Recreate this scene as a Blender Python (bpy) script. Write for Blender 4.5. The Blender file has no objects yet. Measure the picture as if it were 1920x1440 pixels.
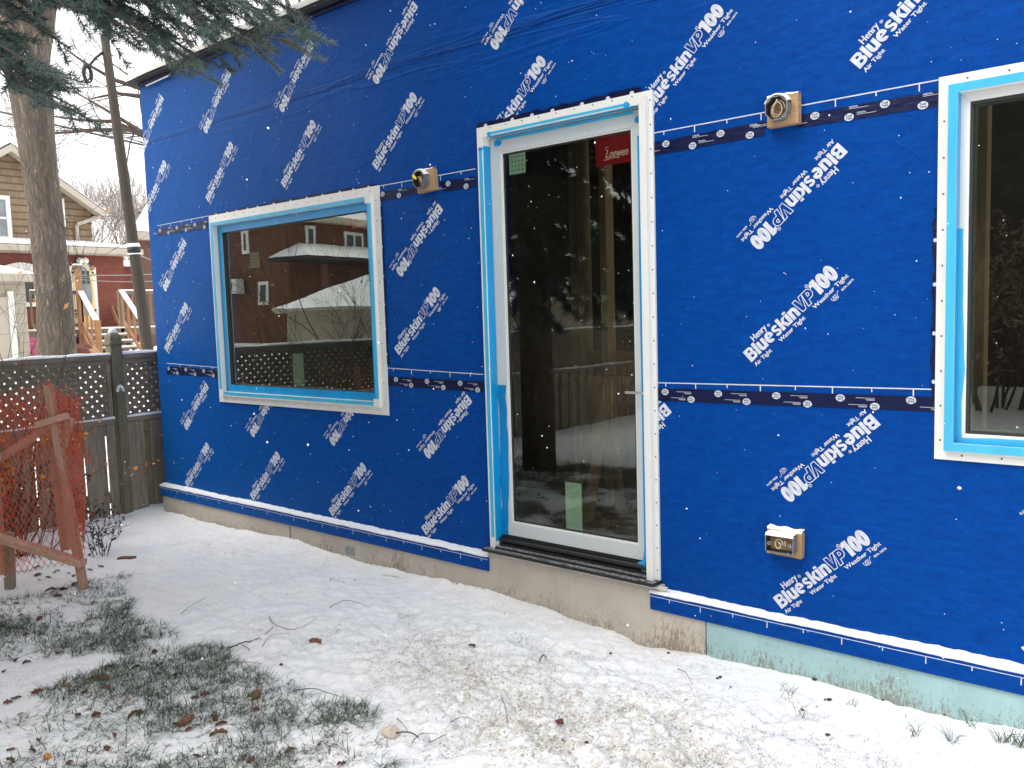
import bpy, bmesh, math, random
import numpy as np
from mathutils import Vector, Matrix

rnd = random.Random(7)
nr = np.random.RandomState(11)
SC = bpy.context.scene
COL = SC.collection

# ------------------------------------------------------------------ camera
FPX = 1576.08                      # focal length in pixels of a 1920 px wide frame
CR = np.array([0.76712, 0.6408, -0.03016])
CU = np.array([-0.03135, 0.08442, 0.99594])
CF = np.array([-0.64074, 0.76306, -0.08485])
CP = np.array([0.0, -3.3, 1.52])
cd = bpy.data.cameras.new('camera')
cd.sensor_width = 36.0
cd.lens = FPX / 1920 * 36
cd.clip_start = 0.05
cd.clip_end = 600
cam = bpy.data.objects.new('camera', cd)
COL.objects.link(cam)
cam.matrix_world = Matrix(((CR[0], CU[0], -CF[0], CP[0]), (CR[1], CU[1], -CF[1], CP[1]), (CR[2], CU[2], -CF[2], CP[2]), (0, 0, 0, 1)))
SC.camera = cam

# ------------------------------------------------------------------ light
SUN_EL, SUN_AZ = math.radians(52), math.radians(205)
world = bpy.data.worlds.new('World')
SC.world = world
world.use_nodes = True
wn = world.node_tree
wn.nodes.clear()
sky = wn.nodes.new('ShaderNodeTexSky')
sky.sky_type = 'NISHITA'
sky.sun_disc = False
sky.sun_elevation = SUN_EL
sky.sun_rotation = SUN_AZ
sky.dust_density = 6.0
hs = wn.nodes.new('ShaderNodeHueSaturation')
hs.inputs['Saturation'].default_value = 0.25
b1 = wn.nodes.new('ShaderNodeBackground')
b1.inputs['Strength'].default_value = 0.05
b2 = wn.nodes.new('ShaderNodeBackground')           # the cloud layer of an overcast day
b2.inputs['Color'].default_value = (0.93, 0.93, 0.925, 1)
b2.inputs['Strength'].default_value = 0.74
ad = wn.nodes.new('ShaderNodeAddShader')
wo = wn.nodes.new('ShaderNodeOutputWorld')
wn.links.new(sky.outputs[0], hs.inputs['Color'])
wn.links.new(hs.outputs[0], b1.inputs['Color'])
wn.links.new(b1.outputs[0], ad.inputs[0])
wn.links.new(b2.outputs[0], ad.inputs[1])
wn.links.new(ad.outputs[0], wo.inputs['Surface'])
sl = bpy.data.lights.new('sun', 'SUN')
sl.energy = 0.6
sl.angle = math.radians(25)
sl.color = (1.0, 0.97, 0.93)
so = bpy.data.objects.new('sun', sl)
COL.objects.link(so)
sdir = Vector((-0.30, -0.62, 0.85)).normalized()
so.rotation_euler = sdir.to_track_quat('Z', 'Y').to_euler()
SC.view_settings.view_transform = 'Standard'
SC.view_settings.look = 'None'
SC.view_settings.exposure = 1.06
SC.view_settings.gamma = 1.0

# ------------------------------------------------------------------ measuring
def ray(px, py, m=False):
    d = CF + (px - 960) / FPX * CR - (py - 720) / FPX * CU
    c = CP.copy()
    if m:                                            # what a pane in the wall plane mirrors
        d = d * (1, -1, 1)
        c = c * (1, -1, 1)
    return c, d
def onY(px, py, y=0.0, m=False):
    c, d = ray(px, py, m); return c + d * ((y - c[1]) / d[1])
def onX(px, py, x, m=False):
    c, d = ray(px, py, m); return c + d * ((x - c[0]) / d[0])
def onZ(px, py, z=0.0, m=False):
    c, d = ray(px, py, m); return c + d * ((z - c[2]) / d[2])
def onV(px, py, a, b, m=False):
    c, d = ray(px, py, m)
    n = np.array([-(b[1] - a[1]), b[0] - a[0], 0.0])
    return c + d * (((np.array([a[0], a[1], 0.0]) - c) @ n) / (d @ n))
def atD(px, py, t, m=False):
    c, d = ray(px, py, m); return c + d * t

# ------------------------------------------------------------------ noise
def vnoise(x, y, seed=0):
    t = np.random.RandomState(seed).rand(256, 256)
    xi, yi = np.floor(x).astype(int), np.floor(y).astype(int)
    fx, fy = x - xi, y - yi
    fx = fx * fx * (3 - 2 * fx); fy = fy * fy * (3 - 2 * fy)
    a = t[xi % 256, yi % 256]; b = t[(xi + 1) % 256, yi % 256]
    c = t[xi % 256, (yi + 1) % 256]; d = t[(xi + 1) % 256, (yi + 1) % 256]
    return (a * (1 - fx) + b * fx) * (1 - fy) + (c * (1 - fx) + d * fx) * fy - 0.5
def fbm(x, y, seed=0, o=4):
    s, a = 0, 1.0
    for k in range(o):
        s = s + a * vnoise(x * 2 ** k, y * 2 ** k, seed + k); a *= 0.5
    return s

# ------------------------------------------------------------------ mesh helpers
class MB:
    def __init__(s):
        s.v = []; s.f = []; s.m = []; s.n = 0
    def add(s, v, f, mi=0):
        s.v.append(np.asarray(v, float).reshape(-1, 3))
        for q in f: s.f.append([i + s.n for i in q]); s.m.append(mi)
        s.n += len(s.v[-1])
    def box(s, lo, hi, mi=0, M=None):
        x0, y0, z0 = lo; x1, y1, z1 = hi
        v = np.array([(x0, y0, z0), (x1, y0, z0), (x1, y1, z0), (x0, y1, z0), (x0, y0, z1), (x1, y0, z1), (x1, y1, z1), (x0, y1, z1)], float)
        if M is not None: v = v @ np.array(M.to_3x3()).T + np.array(M.translation)
        s.add(v, [(0, 3, 2, 1), (4, 5, 6, 7), (0, 1, 5, 4), (1, 2, 6, 5), (2, 3, 7, 6), (3, 0, 4, 7)], mi)
    def hexa(s, a, b, mi=0):
        """a, b: two matching loops of n points -> closed prism"""
        n = len(a)
        f = [tuple(range(n))[::-1], tuple(range(n, 2 * n))] + [(i, (i + 1) % n, n + (i + 1) % n, n + i) for i in range(n)]
        s.add(list(a) + list(b), f, mi)
    def slab(s, pts, d, mi=0):
        p = np.asarray(pts, float); s.hexa(p, p + np.asarray(d, float), mi)
    def beam(s, a, b, w, h, mi=0, up=(0, 0, 1)):
        a = np.asarray(a, float); b = np.asarray(b, float); t = b - a; t /= np.linalg.norm(t)
        u = np.cross(t, up)
        if np.linalg.norm(u) < 1e-3: u = np.cross(t, (0, 1, 0))
        u /= np.linalg.norm(u); q = np.cross(u, t)
        o = [(-.5, -.5), (.5, -.5), (.5, .5), (-.5, .5)]
        s.hexa([a + u * w * i + q * h * j for i, j in o], [b + u * w * i + q * h * j for i, j in o], mi)
    def tube(s, P, R, n=6, mi=0, cap=True):
        P = np.asarray(P, float); k = len(P)
        if np.isscalar(R): R = [R] * k
        ang = np.arange(n) * 2 * np.pi / n
        vs = []
        for i in range(k):
            t = P[min(i + 1, k - 1)] - P[max(i - 1, 0)]
            t = t / (np.linalg.norm(t) + 1e-9)
            u = np.cross(t, (0.31, 0.2, 0.93)) if abs(t[2]) < .95 else np.cross(t, (1, 0, 0))
            u /= np.linalg.norm(u) + 1e-9; w = np.cross(t, u)
            vs.append(P[i] + R[i] * (np.cos(ang)[:, None] * u + np.sin(ang)[:, None] * w))
        f = [(i * n + j, i * n + (j + 1) % n, (i + 1) * n + (j + 1) % n, (i + 1) * n + j) for i in range(k - 1) for j in range(n)]
        if cap: f += [tuple(range(n))[::-1], tuple((k - 1) * n + j for j in range(n))]
        s.add(np.concatenate(vs), f, mi)
    def lathe(s, prof, c, n=16, mi=0, axis=2, sgn=1):
        c = np.asarray(c, float); ang = np.arange(n) * 2 * np.pi / n; vs = []
        for r, h in prof:
            p = np.zeros((n, 3)); a = [0, 1, 2]; a.remove(axis)
            p[:, a[0]] = r * np.cos(ang); p[:, a[1]] = r * np.sin(ang); p[:, axis] = h * sgn; vs.append(p + c)
        k = len(prof)
        f = [(i * n + j, i * n + (j + 1) % n, (i + 1) * n + (j + 1) % n, (i + 1) * n + j) for i in range(k - 1) for j in range(n)]
        f += [tuple(range(n))[::-1], tuple((k - 1) * n + j for j in range(n))]
        s.add(np.concatenate(vs), f, mi)
    def build(s, name, mats, parent=None, smooth=False, bevel=0):
        me = bpy.data.meshes.new(name)
        me.from_pydata(np.concatenate(s.v).tolist() if s.v else [], [], s.f)
        if not isinstance(mats, (list, tuple)): mats = [mats]
        for m in mats: me.materials.append(m)
        if len(mats) > 1: me.polygons.foreach_set('material_index', s.m)
        if smooth: me.polygons.foreach_set('use_smooth', [True] * len(me.polygons))
        me.update()
        o = bpy.data.objects.new(name, me); COL.objects.link(o)
        if parent: o.parent = parent
        if bevel:
            b = o.modifiers.new('bevel', 'BEVEL'); b.width = bevel; b.segments = 2; b.limit_method = 'ANGLE'
        return o
def fast(name, V, F, mat, parent=None, smooth=False, k=3):
    """V (n,3), F (m,k) numpy arrays"""
    me = bpy.data.meshes.new(name)
    V = np.ascontiguousarray(V, dtype=np.float32); F = np.ascontiguousarray(F, dtype=np.int32)
    me.vertices.add(len(V)); me.vertices.foreach_set('co', V.ravel())
    me.loops.add(F.size); me.loops.foreach_set('vertex_index', F.ravel())
    me.polygons.add(len(F)); me.polygons.foreach_set('loop_start', np.arange(0, F.size, k, dtype=np.int32))
    me.polygons.foreach_set('loop_total', np.full(len(F), k, dtype=np.int32))
    if smooth: me.polygons.foreach_set('use_smooth', np.ones(len(F), dtype=bool))
    for m in (mat if isinstance(mat, list) else [mat]): me.materials.append(m)
    me.update(calc_edges=True)
    o = bpy.data.objects.new(name, me); COL.objects.link(o)
    if parent: o.parent = parent
    return o
def tag(o, label=None, cat=None, group=None, kind=None):
    if label: o['label'] = label
    if cat: o['category'] = cat
    if group: o['group'] = group
    if kind: o['kind'] = kind
    return o
def thing(name, label, cat, group=None, loc=(0, 0, 0)):
    o = bpy.data.objects.new(name, None); COL.objects.link(o); o.location = loc
    o.empty_display_size = .2
    return tag(o, label, cat, group)

# ------------------------------------------------------------------ materials
def newmat(name, col=(.5, .5, .5), rough=.6, metal=0, spec=.5):
    m = bpy.data.materials.new(name); m.use_nodes = True
    b = m.node_tree.nodes['Principled BSDF']
    b.inputs['Base Color'].default_value = (*col, 1); b.inputs['Roughness'].default_value = rough
    b.inputs['Metallic'].default_value = metal; b.inputs['Specular IOR Level'].default_value = spec
    return m
class NT:
    def __init__(s, m): s.m = m; s.t = m.node_tree; s.b = s.t.nodes['Principled BSDF']; s.geo = None
    def n(s, typ, **k):
        x = s.t.nodes.new(typ)
        for a, v in k.items():
            if a in ('operation', 'blend_type', 'data_type', 'wave_type', 'bands_direction', 'feature', 'attribute_name', 'noise_dimensions', 'wave_profile', 'distance', 'offset', 'squash'): setattr(x, a, v)
            else: s.put(x.inputs[a.replace('_', ' ')], v)
        return x
    def put(s, inp, v):
        if isinstance(v, bpy.types.NodeSocket): s.t.links.new(v, inp)
        elif isinstance(v, (tuple, list)) and len(v) == 3 and inp.type == 'RGBA': inp.default_value = (*v, 1)
        else: inp.default_value = v
    def pos(s):
        if not s.geo: s.geo = s.t.nodes.new('ShaderNodeNewGeometry')
        return s.geo.outputs['Position']
    def map(s, scale=(1, 1, 1), rot=(0, 0, 0), vec=None):
        x = s.n('ShaderNodeMapping'); s.put(x.inputs['Vector'], vec or s.pos())
        x.inputs['Scale'].default_value = scale; x.inputs['Rotation'].default_value = rot
        return x.outputs[0]
    def noise(s, scale=5, detail=4, rough=.55, vec=None, dist=0):
        x = s.n('ShaderNodeTexNoise', Scale=scale, Detail=detail, Roughness=rough, Distortion=dist); s.put(x.inputs['Vector'], vec or s.pos())
        return x.outputs[0]
    def ramp(s, v, stops):
        x = s.n('ShaderNodeValToRGB'); s.put(x.inputs[0], v); e = x.color_ramp.elements
        while len(e) < len(stops): e.new(0.5)
        for i, (p, c) in enumerate(stops):
            e[i].position = p; c = (c, c, c) if not isinstance(c, (tuple, list)) else c; e[i].color = (*c, 1)
        return x.outputs[0]
    def mix(s, f, a, b, mode='MIX'):
        x = s.n('ShaderNodeMix', data_type='RGBA', blend_type=mode)
        s.put(x.inputs[0], f); s.put(x.inputs[6], a); s.put(x.inputs[7], b); return x.outputs[2]
    def math(s, op, a, b=0, c=None):
        x = s.n('ShaderNodeMath', operation=op); s.put(x.inputs[0], a); s.put(x.inputs[1], b)
        if c is not None: s.put(x.inputs[2], c)
        return x.outputs[0]
    def sep(s, v=None):
        x = s.n('ShaderNodeSeparateXYZ'); s.put(x.inputs[0], v or s.pos()); return x.outputs
    def comb(s, a, b, c=0):
        x = s.n('ShaderNodeCombineXYZ'); s.put(x.inputs[0], a); s.put(x.inputs[1], b); s.put(x.inputs[2], c); return x.outputs[0]
    def col(s, v): s.put(s.b.inputs['Base Color'], v); return s
    def rough(s, v): s.put(s.b.inputs['Roughness'], v); return s
    def bump(s, h, dist=.01, strength=1.0, prev=None):
        x = s.n('ShaderNodeBump', Strength=strength, Distance=dist, Height=h)
        if prev: s.put(x.inputs['Normal'], prev)
        s.put(s.b.inputs['Normal'], x.outputs[0]); return x.outputs[0]

def varied(name, c, v=.25, scale=8, rough=.7, bump=.0, bs=60, metal=0, stretch=(1, 1, 1), spec=.5):
    m = newmat(name, c, rough, metal, spec); t = NT(m)
    mp = t.map(stretch)
    n = t.noise(scale, 5, .6, mp)
    t.col(t.ramp(n, [(.28, tuple(x * (1 - v) for x in c)), (.72, tuple(min(1, x * (1 + v)) for x in c))]))
    if bump: t.bump(t.noise(bs, 4, .6, mp), bump)
    return m
def wood(name, c, v=.35, axis=2, rough=.75, green=0):
    st = [9, 9, 9]; st[axis] = .7
    m = newmat(name, c, rough); t = NT(m); mp = t.map(tuple(st))
    n = t.noise(6, 6, .65, mp, .4); n2 = t.noise(2.2, 3)
    a = t.ramp(n, [(.25, tuple(x * (1 - v) for x in c)), (.75, tuple(min(1, x * (1 + v)) for x in c))])
    if green:
        a = t.mix(t.ramp(n2, [(.45, 0.0), (.7, green)]), a, (.055, .065, .025))
    else:
        a = t.mix(t.ramp(n2, [(.4, 0.0), (.75, .5)]), a, tuple(x * .7 for x in c))
    t.col(a); t.bump(n, .003, .6); return m

M = {}
# membrane and its white print share the same relief
def membrane(name, kind):
    m = newmat(name, (0, .07, .38), .42); t = NT(m); x, y, z = t.sep()[:3]
    fine = t.noise(11, 8, .78, t.map((1, 1, 3.5)), .3)
    fib = t.noise(60, 3, .6, t.map((1, 1, 7)))
    big = t.noise(1.1, 4, .55)
    lz = t.math('SUBTRACT', z, t.math('MULTIPLY_ADD', x, -.002, 2.905)); lz = t.math('ADD', lz, t.math('MULTIPLY', t.math('SUBTRACT', t.noise(1.6, 2, .5), .5), .03))
    lapk = t.ramp(t.math('MULTIPLY_ADD', lz, 8.0, .5), [(.30, 0.0), (.34, .95), (.56, .5), (.62, 0.0)])
    if kind == 'blue':
        c = t.mix(t.ramp(fine, [(.3, 0.0), (.7, 1.0)]), (0.0, .030, .195), (0.0, .066, .340))
        c = t.mix(t.ramp(big, [(.3, 0.0), (.7, .5)]), c, (0.0, .034, .19))
        c = t.mix(lapk, c, (0, .026, .17))
        sm = t.noise(23, 4, .7, t.map((1, 1, 1.6)))
        c = t.mix(t.ramp(sm, [(.52, 0.0), (.74, .34)]), c, (.0, .090, .33))
        t.col(c)
        t.b.inputs['Coat Weight'].default_value = 0.0
    else:
        t.col(t.ramp(t.noise(40, 4, .7), [(.25, (.40, .43, .53)), (.55, (.60, .62, .68))]))
    t.rough(t.ramp(big, [(.3, .38), (.7, .50)]))
    t.b.inputs['Specular IOR Level'].default_value = .07
    t.b.inputs['Sheen Weight'].default_value = 1.0; t.b.inputs['Sheen Roughness'].default_value = .35; t.b.inputs['Sheen Tint'].default_value = (.06, .48, 1, 1)
    # long horizontal folds near the top lap and soft puckers elsewhere
    wv = t.noise(2.2, 3, .5, t.map((.35, 1, 4.5)), .6)
    fold = t.ramp(wv, [(.44, 0.0), (.5, 1.0), (.56, 0.0)])
    band = t.ramp(t.math('ABSOLUTE', t.math('SUBTRACT', z, t.math('MULTIPLY_ADD', x, .012, 2.93))), [(0, 1.0), (.16, .0)])
    f = t.math('MULTIPLY', t.math('MULTIPLY', fold, band), t.ramp(t.math('MULTIPLY_ADD', x, .16, .85), [(.1, .12), (.6, 1.0)]))
    puck = t.ramp(t.noise(4.5, 2, .5, t.map((1, 1, 1.3), (0, .5, 0)), 1.2), [(.57, 0.0), (.72, 1.0)])
    lap = t.ramp(z, [(.0, 0.0), (1.0, 0.0)])
    b1_ = t.bump(t.math('ADD', f, t.math('MULTIPLY', lapk, .35)), .02, .55)
    cre = t.ramp(t.noise(1.7, 2, .4, t.map((1.3, 1, .8), (0, .7, 0)), 2.2), [(.485, 0.0), (.5, 1.0), (.515, 0.0)])
    b1_ = t.bump(t.math('MULTIPLY', cre, t.ramp(t.noise(.9, 2), [(.52, 0.0), (.62, 1.0)])), .004, .16, b1_)
    calm = t.ramp(t.math('MULTIPLY_ADD', x, -.35, -.35), [(0.0, .30), (.5, 1.0)])
    b2_ = t.bump(t.math('MULTIPLY', puck, calm), .012, .11, b1_)
    b3_ = t.bump(t.noise(14, 3, .5, t.map((1, 1, 1.8))), .008, .16, b2_)
    t.bump(fib, .0015, .35, b3_)
    return m
M['membrane'] = membrane('blue_membrane', 'blue')
M['print'] = membrane('white_print', 'white')
M['navy'] = varied('navy_tape', (.001, .005, .042), .25, 20, .4, .004, 14, stretch=(1, 1, 3), spec=.25)
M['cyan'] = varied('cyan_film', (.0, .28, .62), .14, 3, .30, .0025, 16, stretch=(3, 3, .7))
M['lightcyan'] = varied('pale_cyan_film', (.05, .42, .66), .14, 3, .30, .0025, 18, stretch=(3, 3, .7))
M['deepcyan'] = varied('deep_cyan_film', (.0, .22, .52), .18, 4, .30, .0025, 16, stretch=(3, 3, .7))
M['vinyl'] = varied('white_vinyl', (.72, .72, .69), .04, 6, .35)
M['sash'] = varied('pale_grey_sash', (.54, .58, .58), .03, 5, .35)
M['screw'] = newmat('screw_metal', (.12, .12, .12), .4, .8)
M['gasket'] = newmat('dark_gasket', (.02, .025, .022), .5)
M['spacer'] = newmat('green_grey_spacer', (.12, .15, .125), .5)
M['rubber'] = varied('black_sill', (.010, .010, .011), .2, 20, .38, .003, 30)
def speckle():
    m = newmat('snow_speckled_black', (.012, .012, .013), .5); t = NT(m)
    n = t.noise(170, 3, .7); k = t.ramp(n, [(.50, 0.0), (.60, 1.0)])
    t.col(t.mix(k, (.012, .012, .014), (.55, .56, .58))); t.bump(n, .003); return m
M['speckle'] = speckle()
def concrete(name, c):
    m = newmat(name, c, .85); t = NT(m); x, y, z = t.sep()[:3]
    n = t.noise(5, 6, .65); v = t.noise(10, 4, .6, t.map((5, 1, .5)))
    base = t.mix(t.ramp(n, [(.3, 0.0), (.7, 1.0)]), tuple(a * .86 for a in c), tuple(min(1, a * 1.1) for a in c))
    base = t.mix(t.ramp(v, [(.5, 0.0), (.75, .25)]), base, tuple(a * .7 for a in c))
    # mud splashed up from the ground: patchy, highest where workers walked
    h = t.math('MULTIPLY', t.noise(2.6, 3, .6, t.map((1, 1, .3))), .41)
    edge = t.math('SUBTRACT', h, t.math('SUBTRACT', z, -.10))
    spl = t.noise(60, 6, .85, t.map((1.8, 1, .6)))
    k = t.math('ADD', t.math('MULTIPLY', edge, 4.0), t.math('MULTIPLY', t.math('SUBTRACT', spl, .5), 3.4))
    base = t.mix(t.ramp(k, [(.24, 0.0), (.6, .75)]), base, (.17, .135, .09))
    t.col(base); t.bump(n, .004, .5); return m
M['concrete'] = concrete('parged_concrete', (.50, .45, .385))
M['mint'] = concrete('mint_insulation', (.33, .50, .505))
def snowmat(name='snow', dirty=False):
    m = newmat(name, (.86, .87, .88), .6); t = NT(m)
    n = t.noise(30, 5, .7)
    c = t.ramp(n, [(.3, (.80, .81, .83)), (.7, (.90, .90, .90))])
    t.col(c); t.bump(n, .006, .6)
    t.b.inputs['Subsurface Weight'].default_value = 0
    return m
M['snow'] = snowmat()
M['creamsnow'] = varied('roof_edge_snow', (.60, .585, .52), .05, 10, .7, .01, 20)
M['fencewood'] = wood('weathered_fence_wood', (.25, .205, .155), .45, 2, .85, .35)
M['fencewood_h'] = wood('weathered_rail_wood', (.22, .185, .145), .4, 1, .85, .2)
M['lattice'] = wood('weathered_lattice_wood', (.20, .165, .125), .45, 1, .85, .2)
M['post'] = wood('green_grey_post_wood', (.17, .155, .105), .4, 2, .85, .6)
M['lumber'] = wood('orange_tinted_lumber', (.46, .26, .18), .3, 2, .7)
M['lumber_h'] = wood('orange_tinted_rail_lumber', (.50, .29, .205), .28, 0, .7)
M['net'] = varied('orange_net_plastic', (.80, .12, .045), .15, 3, .45)
M['stair'] = wood('new_cedar', (.36, .18, .085), .2, 2, .7)
M['deckwood'] = wood('old_deck_wood', (.20, .155, .11), .3, 2, .8)
M['bark'] = None
def bark(name, c, sc=14):
    m = newmat(name, c, .9); t = NT(m)
    n = t.noise(sc, 6, .7, t.map((1.2, 1.2, .22)), 1.2); r = t.ramp(n, [(.36, 0.0), (.5, .45), (.62, 1.0)])
    t.col(t.mix(r, tuple(a * .48 for a in c), tuple(a * 1.22 for a in c))); t.bump(r, .03, 1); return m
M['bark'] = bark('grey_brown_bark', (.29, .235, .18), 24)
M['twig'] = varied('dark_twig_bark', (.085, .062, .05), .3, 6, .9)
M['fartwig'] = varied('hazed_twig_bark', (.26, .22, .19), .2, 3, .9)  # bark colour paled to imitate haze over the far trees
M['pole'] = wood('dark_utility_pole_wood', (.062, .052, .040), .35, 2, .9, 0)
def brick(name, c1, c2, mort, sc=1.0, off=0):
    m = newmat(name, c1, .85); t = NT(m); x, y, z = t.sep()[:3]
    v = t.comb(t.math('ADD', x, y), z, 0)
    b = t.n('ShaderNodeTexBrick', Scale=sc); t.put(b.inputs['Vector'], v)
    b.inputs['Color1'].default_value = (*c1, 1); b.inputs['Color2'].default_value = (*c2, 1); b.inputs['Mortar'].default_value = (*mort, 1)
    b.inputs['Brick Width'].default_value = .22; b.inputs['Row Height'].default_value = .075; b.inputs['Mortar Size'].default_value = .008
    n = t.noise(1.5, 5, .6)
    t.col(t.mix(t.ramp(n, [(.3, 0.0), (.7, .45)]), b.outputs[0], tuple(a * .6 for a in c1))); t.bump(b.outputs[1], -.01); return m
M['brick'] = brick('red_brick', (.25, .060, .038), (.19, .044, .028), (.17, .095, .07))
M['brick2'] = brick('brown_brick', (.20, .095, .065), (.15, .07, .05), (.17, .13, .11))
M['brick3'] = brick('dark_red_brick', (.21, .085, .05), (.11, .045, .027), (.07, .05, .04))
def shingle():
    m = newmat('cedar_shingle', (.3, .2, .1), .8); t = NT(m); x, y, z = t.sep()[:3]
    b = t.n('ShaderNodeTexBrick', Scale=1.0); t.put(b.inputs['Vector'], t.comb(t.math('ADD', x, y), z, 0))
    b.inputs['Color1'].default_value = (.27, .195, .125, 1); b.inputs['Color2'].default_value = (.215, .15, .09, 1); b.inputs['Mortar'].default_value = (.18, .12, .07, 1)
    b.inputs['Brick Width'].default_value = .17; b.inputs['Row Height'].default_value = .20; b.inputs['Mortar Size'].default_value = .006; b.inputs['Mortar Smooth'].default_value = .3
    f = t.math('FRACT', t.math('DIVIDE', z, .20)); t.col(t.mix(t.ramp(f, [(0, .85), (.14, .75), (.22, 0.0)]), b.outputs[0], (.07, .045, .025))); t.bump(f, -.03); return m  # dark shading at the base of each shingle row, put into the colour
M['shingle'] = shingle()
def siding(name, c, row=.13):
    m = newmat(name, c, .6); t = NT(m); x, y, z = t.sep()[:3]
    f = t.math('FRACT', t.math('DIVIDE', z, row)); k = t.ramp(f, [(0, 0.0), (.1, 1.0), (1, .85)])
    t.col(t.mix(k, tuple(a * .55 for a in c), c)); t.bump(f, .02); return m
M['siding'] = siding('beige_siding', (.40, .35, .27))
M['block'] = siding('painted_block', (.40, .36, .28), .2)
M['trim'] = varied('beige_trim', (.46, .41, .33), .06, 3, .6)
M['whitetrim'] = varied('white_trim', (.72, .71, .66), .05, 3, .5)
M['shinglebase'] = varied('dark_roofing', (.03, .03, .035), .3, 8, .9)
M['yellow'] = varied('yellow_door_paint', (.74, .55, .20), .05, 4, .5)
M['darkpane'] = newmat('dark_window_pane', (.035, .045, .05), .08)
M['greypane'] = varied('curtained_pane', (.22, .25, .27), .3, 3, .12)
M['acmetal'] = varied('pale_unit_casing', (.60, .60, .56), .05, 4, .5)
M['black'] = newmat('black_plastic', (.015, .015, .015), .5)
M['galv'] = varied('galvanised_steel', (.30, .33, .35), .25, 40, .42, metal=.8)
M['galvdark'] = varied('darkened_steel', (.03, .032, .035), .3, 60, .7, metal=.2)  # steel colour darkened to give shade inside the boxes; also on porch roof
M['plywood'] = wood('plywood_block', (.40, .25, .125), .25, 0, .7)
M['wire'] = newmat('cream_wire', (.62, .56, .42), .5)
M['copper'] = newmat('brown_wire', (.25, .13, .06), .4)
M['yellowwire'] = newmat('yellow_wire', (.80, .62, .05), .45)
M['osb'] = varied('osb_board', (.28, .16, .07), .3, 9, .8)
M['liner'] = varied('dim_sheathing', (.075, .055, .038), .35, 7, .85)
M['stud'] = wood('framing_stud', (.46, .32, .16), .2, 2, .8)
M['cable'] = newmat('black_cable', (.02, .02, .02), .6)
M['greencable'] = newmat('pale_cable', (.25, .25, .24), .6)
M['stickergreen'] = varied('pale_green_label', (.58, .78, .60), .06, 20, .5)
M['stickerprint'] = newmat('green_label_print', (.14, .24, .17), .6)
M['stickerred'] = varied('red_label', (.42, .011, .016), .12, 5, .35)
M['redprint'] = newmat('cream_script', (.95, .85, .62), .5)
M['leafbrown'] = varied('dead_leaf', (.13, .055, .03), .5, 25, .8)
M['leaftan'] = varied('tan_leaf', (.28, .20, .12), .5, 5, .8)
M['darkwall'] = varied('dark_wall', (.045, .040, .034), .3, 2, .9)
M['leaforange'] = varied('orange_leaf', (.55, .24, .05), .4, 25, .7)
M['leafred'] = varied('dark_red_leaf', (.13, .035, .022), .4, 20, .8)
M['cone'] = varied('pine_cone_scale', (.22, .11, .06), .4, 90, .8)
M['scrap'] = newmat('white_plastic_scrap', (.8, .8, .78), .5)
M['pink'] = varied('pink_tarp', (.42, .07, .16), .3, 9, .6)
M['steel'] = newmat('brushed_handle', (.55, .54, .52), .3, .9)
def glassmat(name, k, base):
    m = bpy.data.materials.new(name); m.use_nodes = True; t = m.node_tree; t.nodes.clear()
    o = t.nodes.new('ShaderNodeOutputMaterial'); mx = t.nodes.new('ShaderNodeMixShader')
    g = t.nodes.new('ShaderNodeBsdfGlossy'); g.inputs['Roughness'].default_value = 0.0; g.inputs['Color'].default_value = (.88, .96, .90, 1)
    tr = t.nodes.new('ShaderNodeBsdfTransparent'); tr.inputs['Color'].default_value = (.90, .94, .90, 1)
    fr = t.nodes.new('ShaderNodeFresnel'); fr.inputs['IOR'].default_value = 1.5
    nz = t.nodes.new('ShaderNodeTexNoise'); nz.inputs['Scale'].default_value = 2.2; nz.inputs['Detail'].default_value = 1.0; ge = t.nodes.new('ShaderNodeNewGeometry'); bu = t.nodes.new('ShaderNodeBump'); bu.inputs['Strength'].default_value = 1.0; bu.inputs['Distance'].default_value = .00045
    t.links.new(ge.outputs['Position'], nz.inputs['Vector']); t.links.new(nz.outputs[0], bu.inputs['Height']); t.links.new(bu.outputs[0], g.inputs['Normal'])
    ma = t.nodes.new('ShaderNodeMath'); ma.operation = 'MULTIPLY_ADD'; ma.inputs[1].default_value = k; ma.inputs[2].default_value = base; ma.use_clamp = True
    t.links.new(fr.outputs[0], ma.inputs[0]); t.links.new(ma.outputs[0], mx.inputs[0]); t.links.new(tr.outputs[0], mx.inputs[1]); t.links.new(g.outputs[0], mx.inputs[2])
    t.links.new(mx.outputs[0], o.inputs['Surface']); return m
M['glass'] = glassmat('coated_glass', 5.3, -.085)
M['stickergreen_t'] = M['stickergreen']

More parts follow.
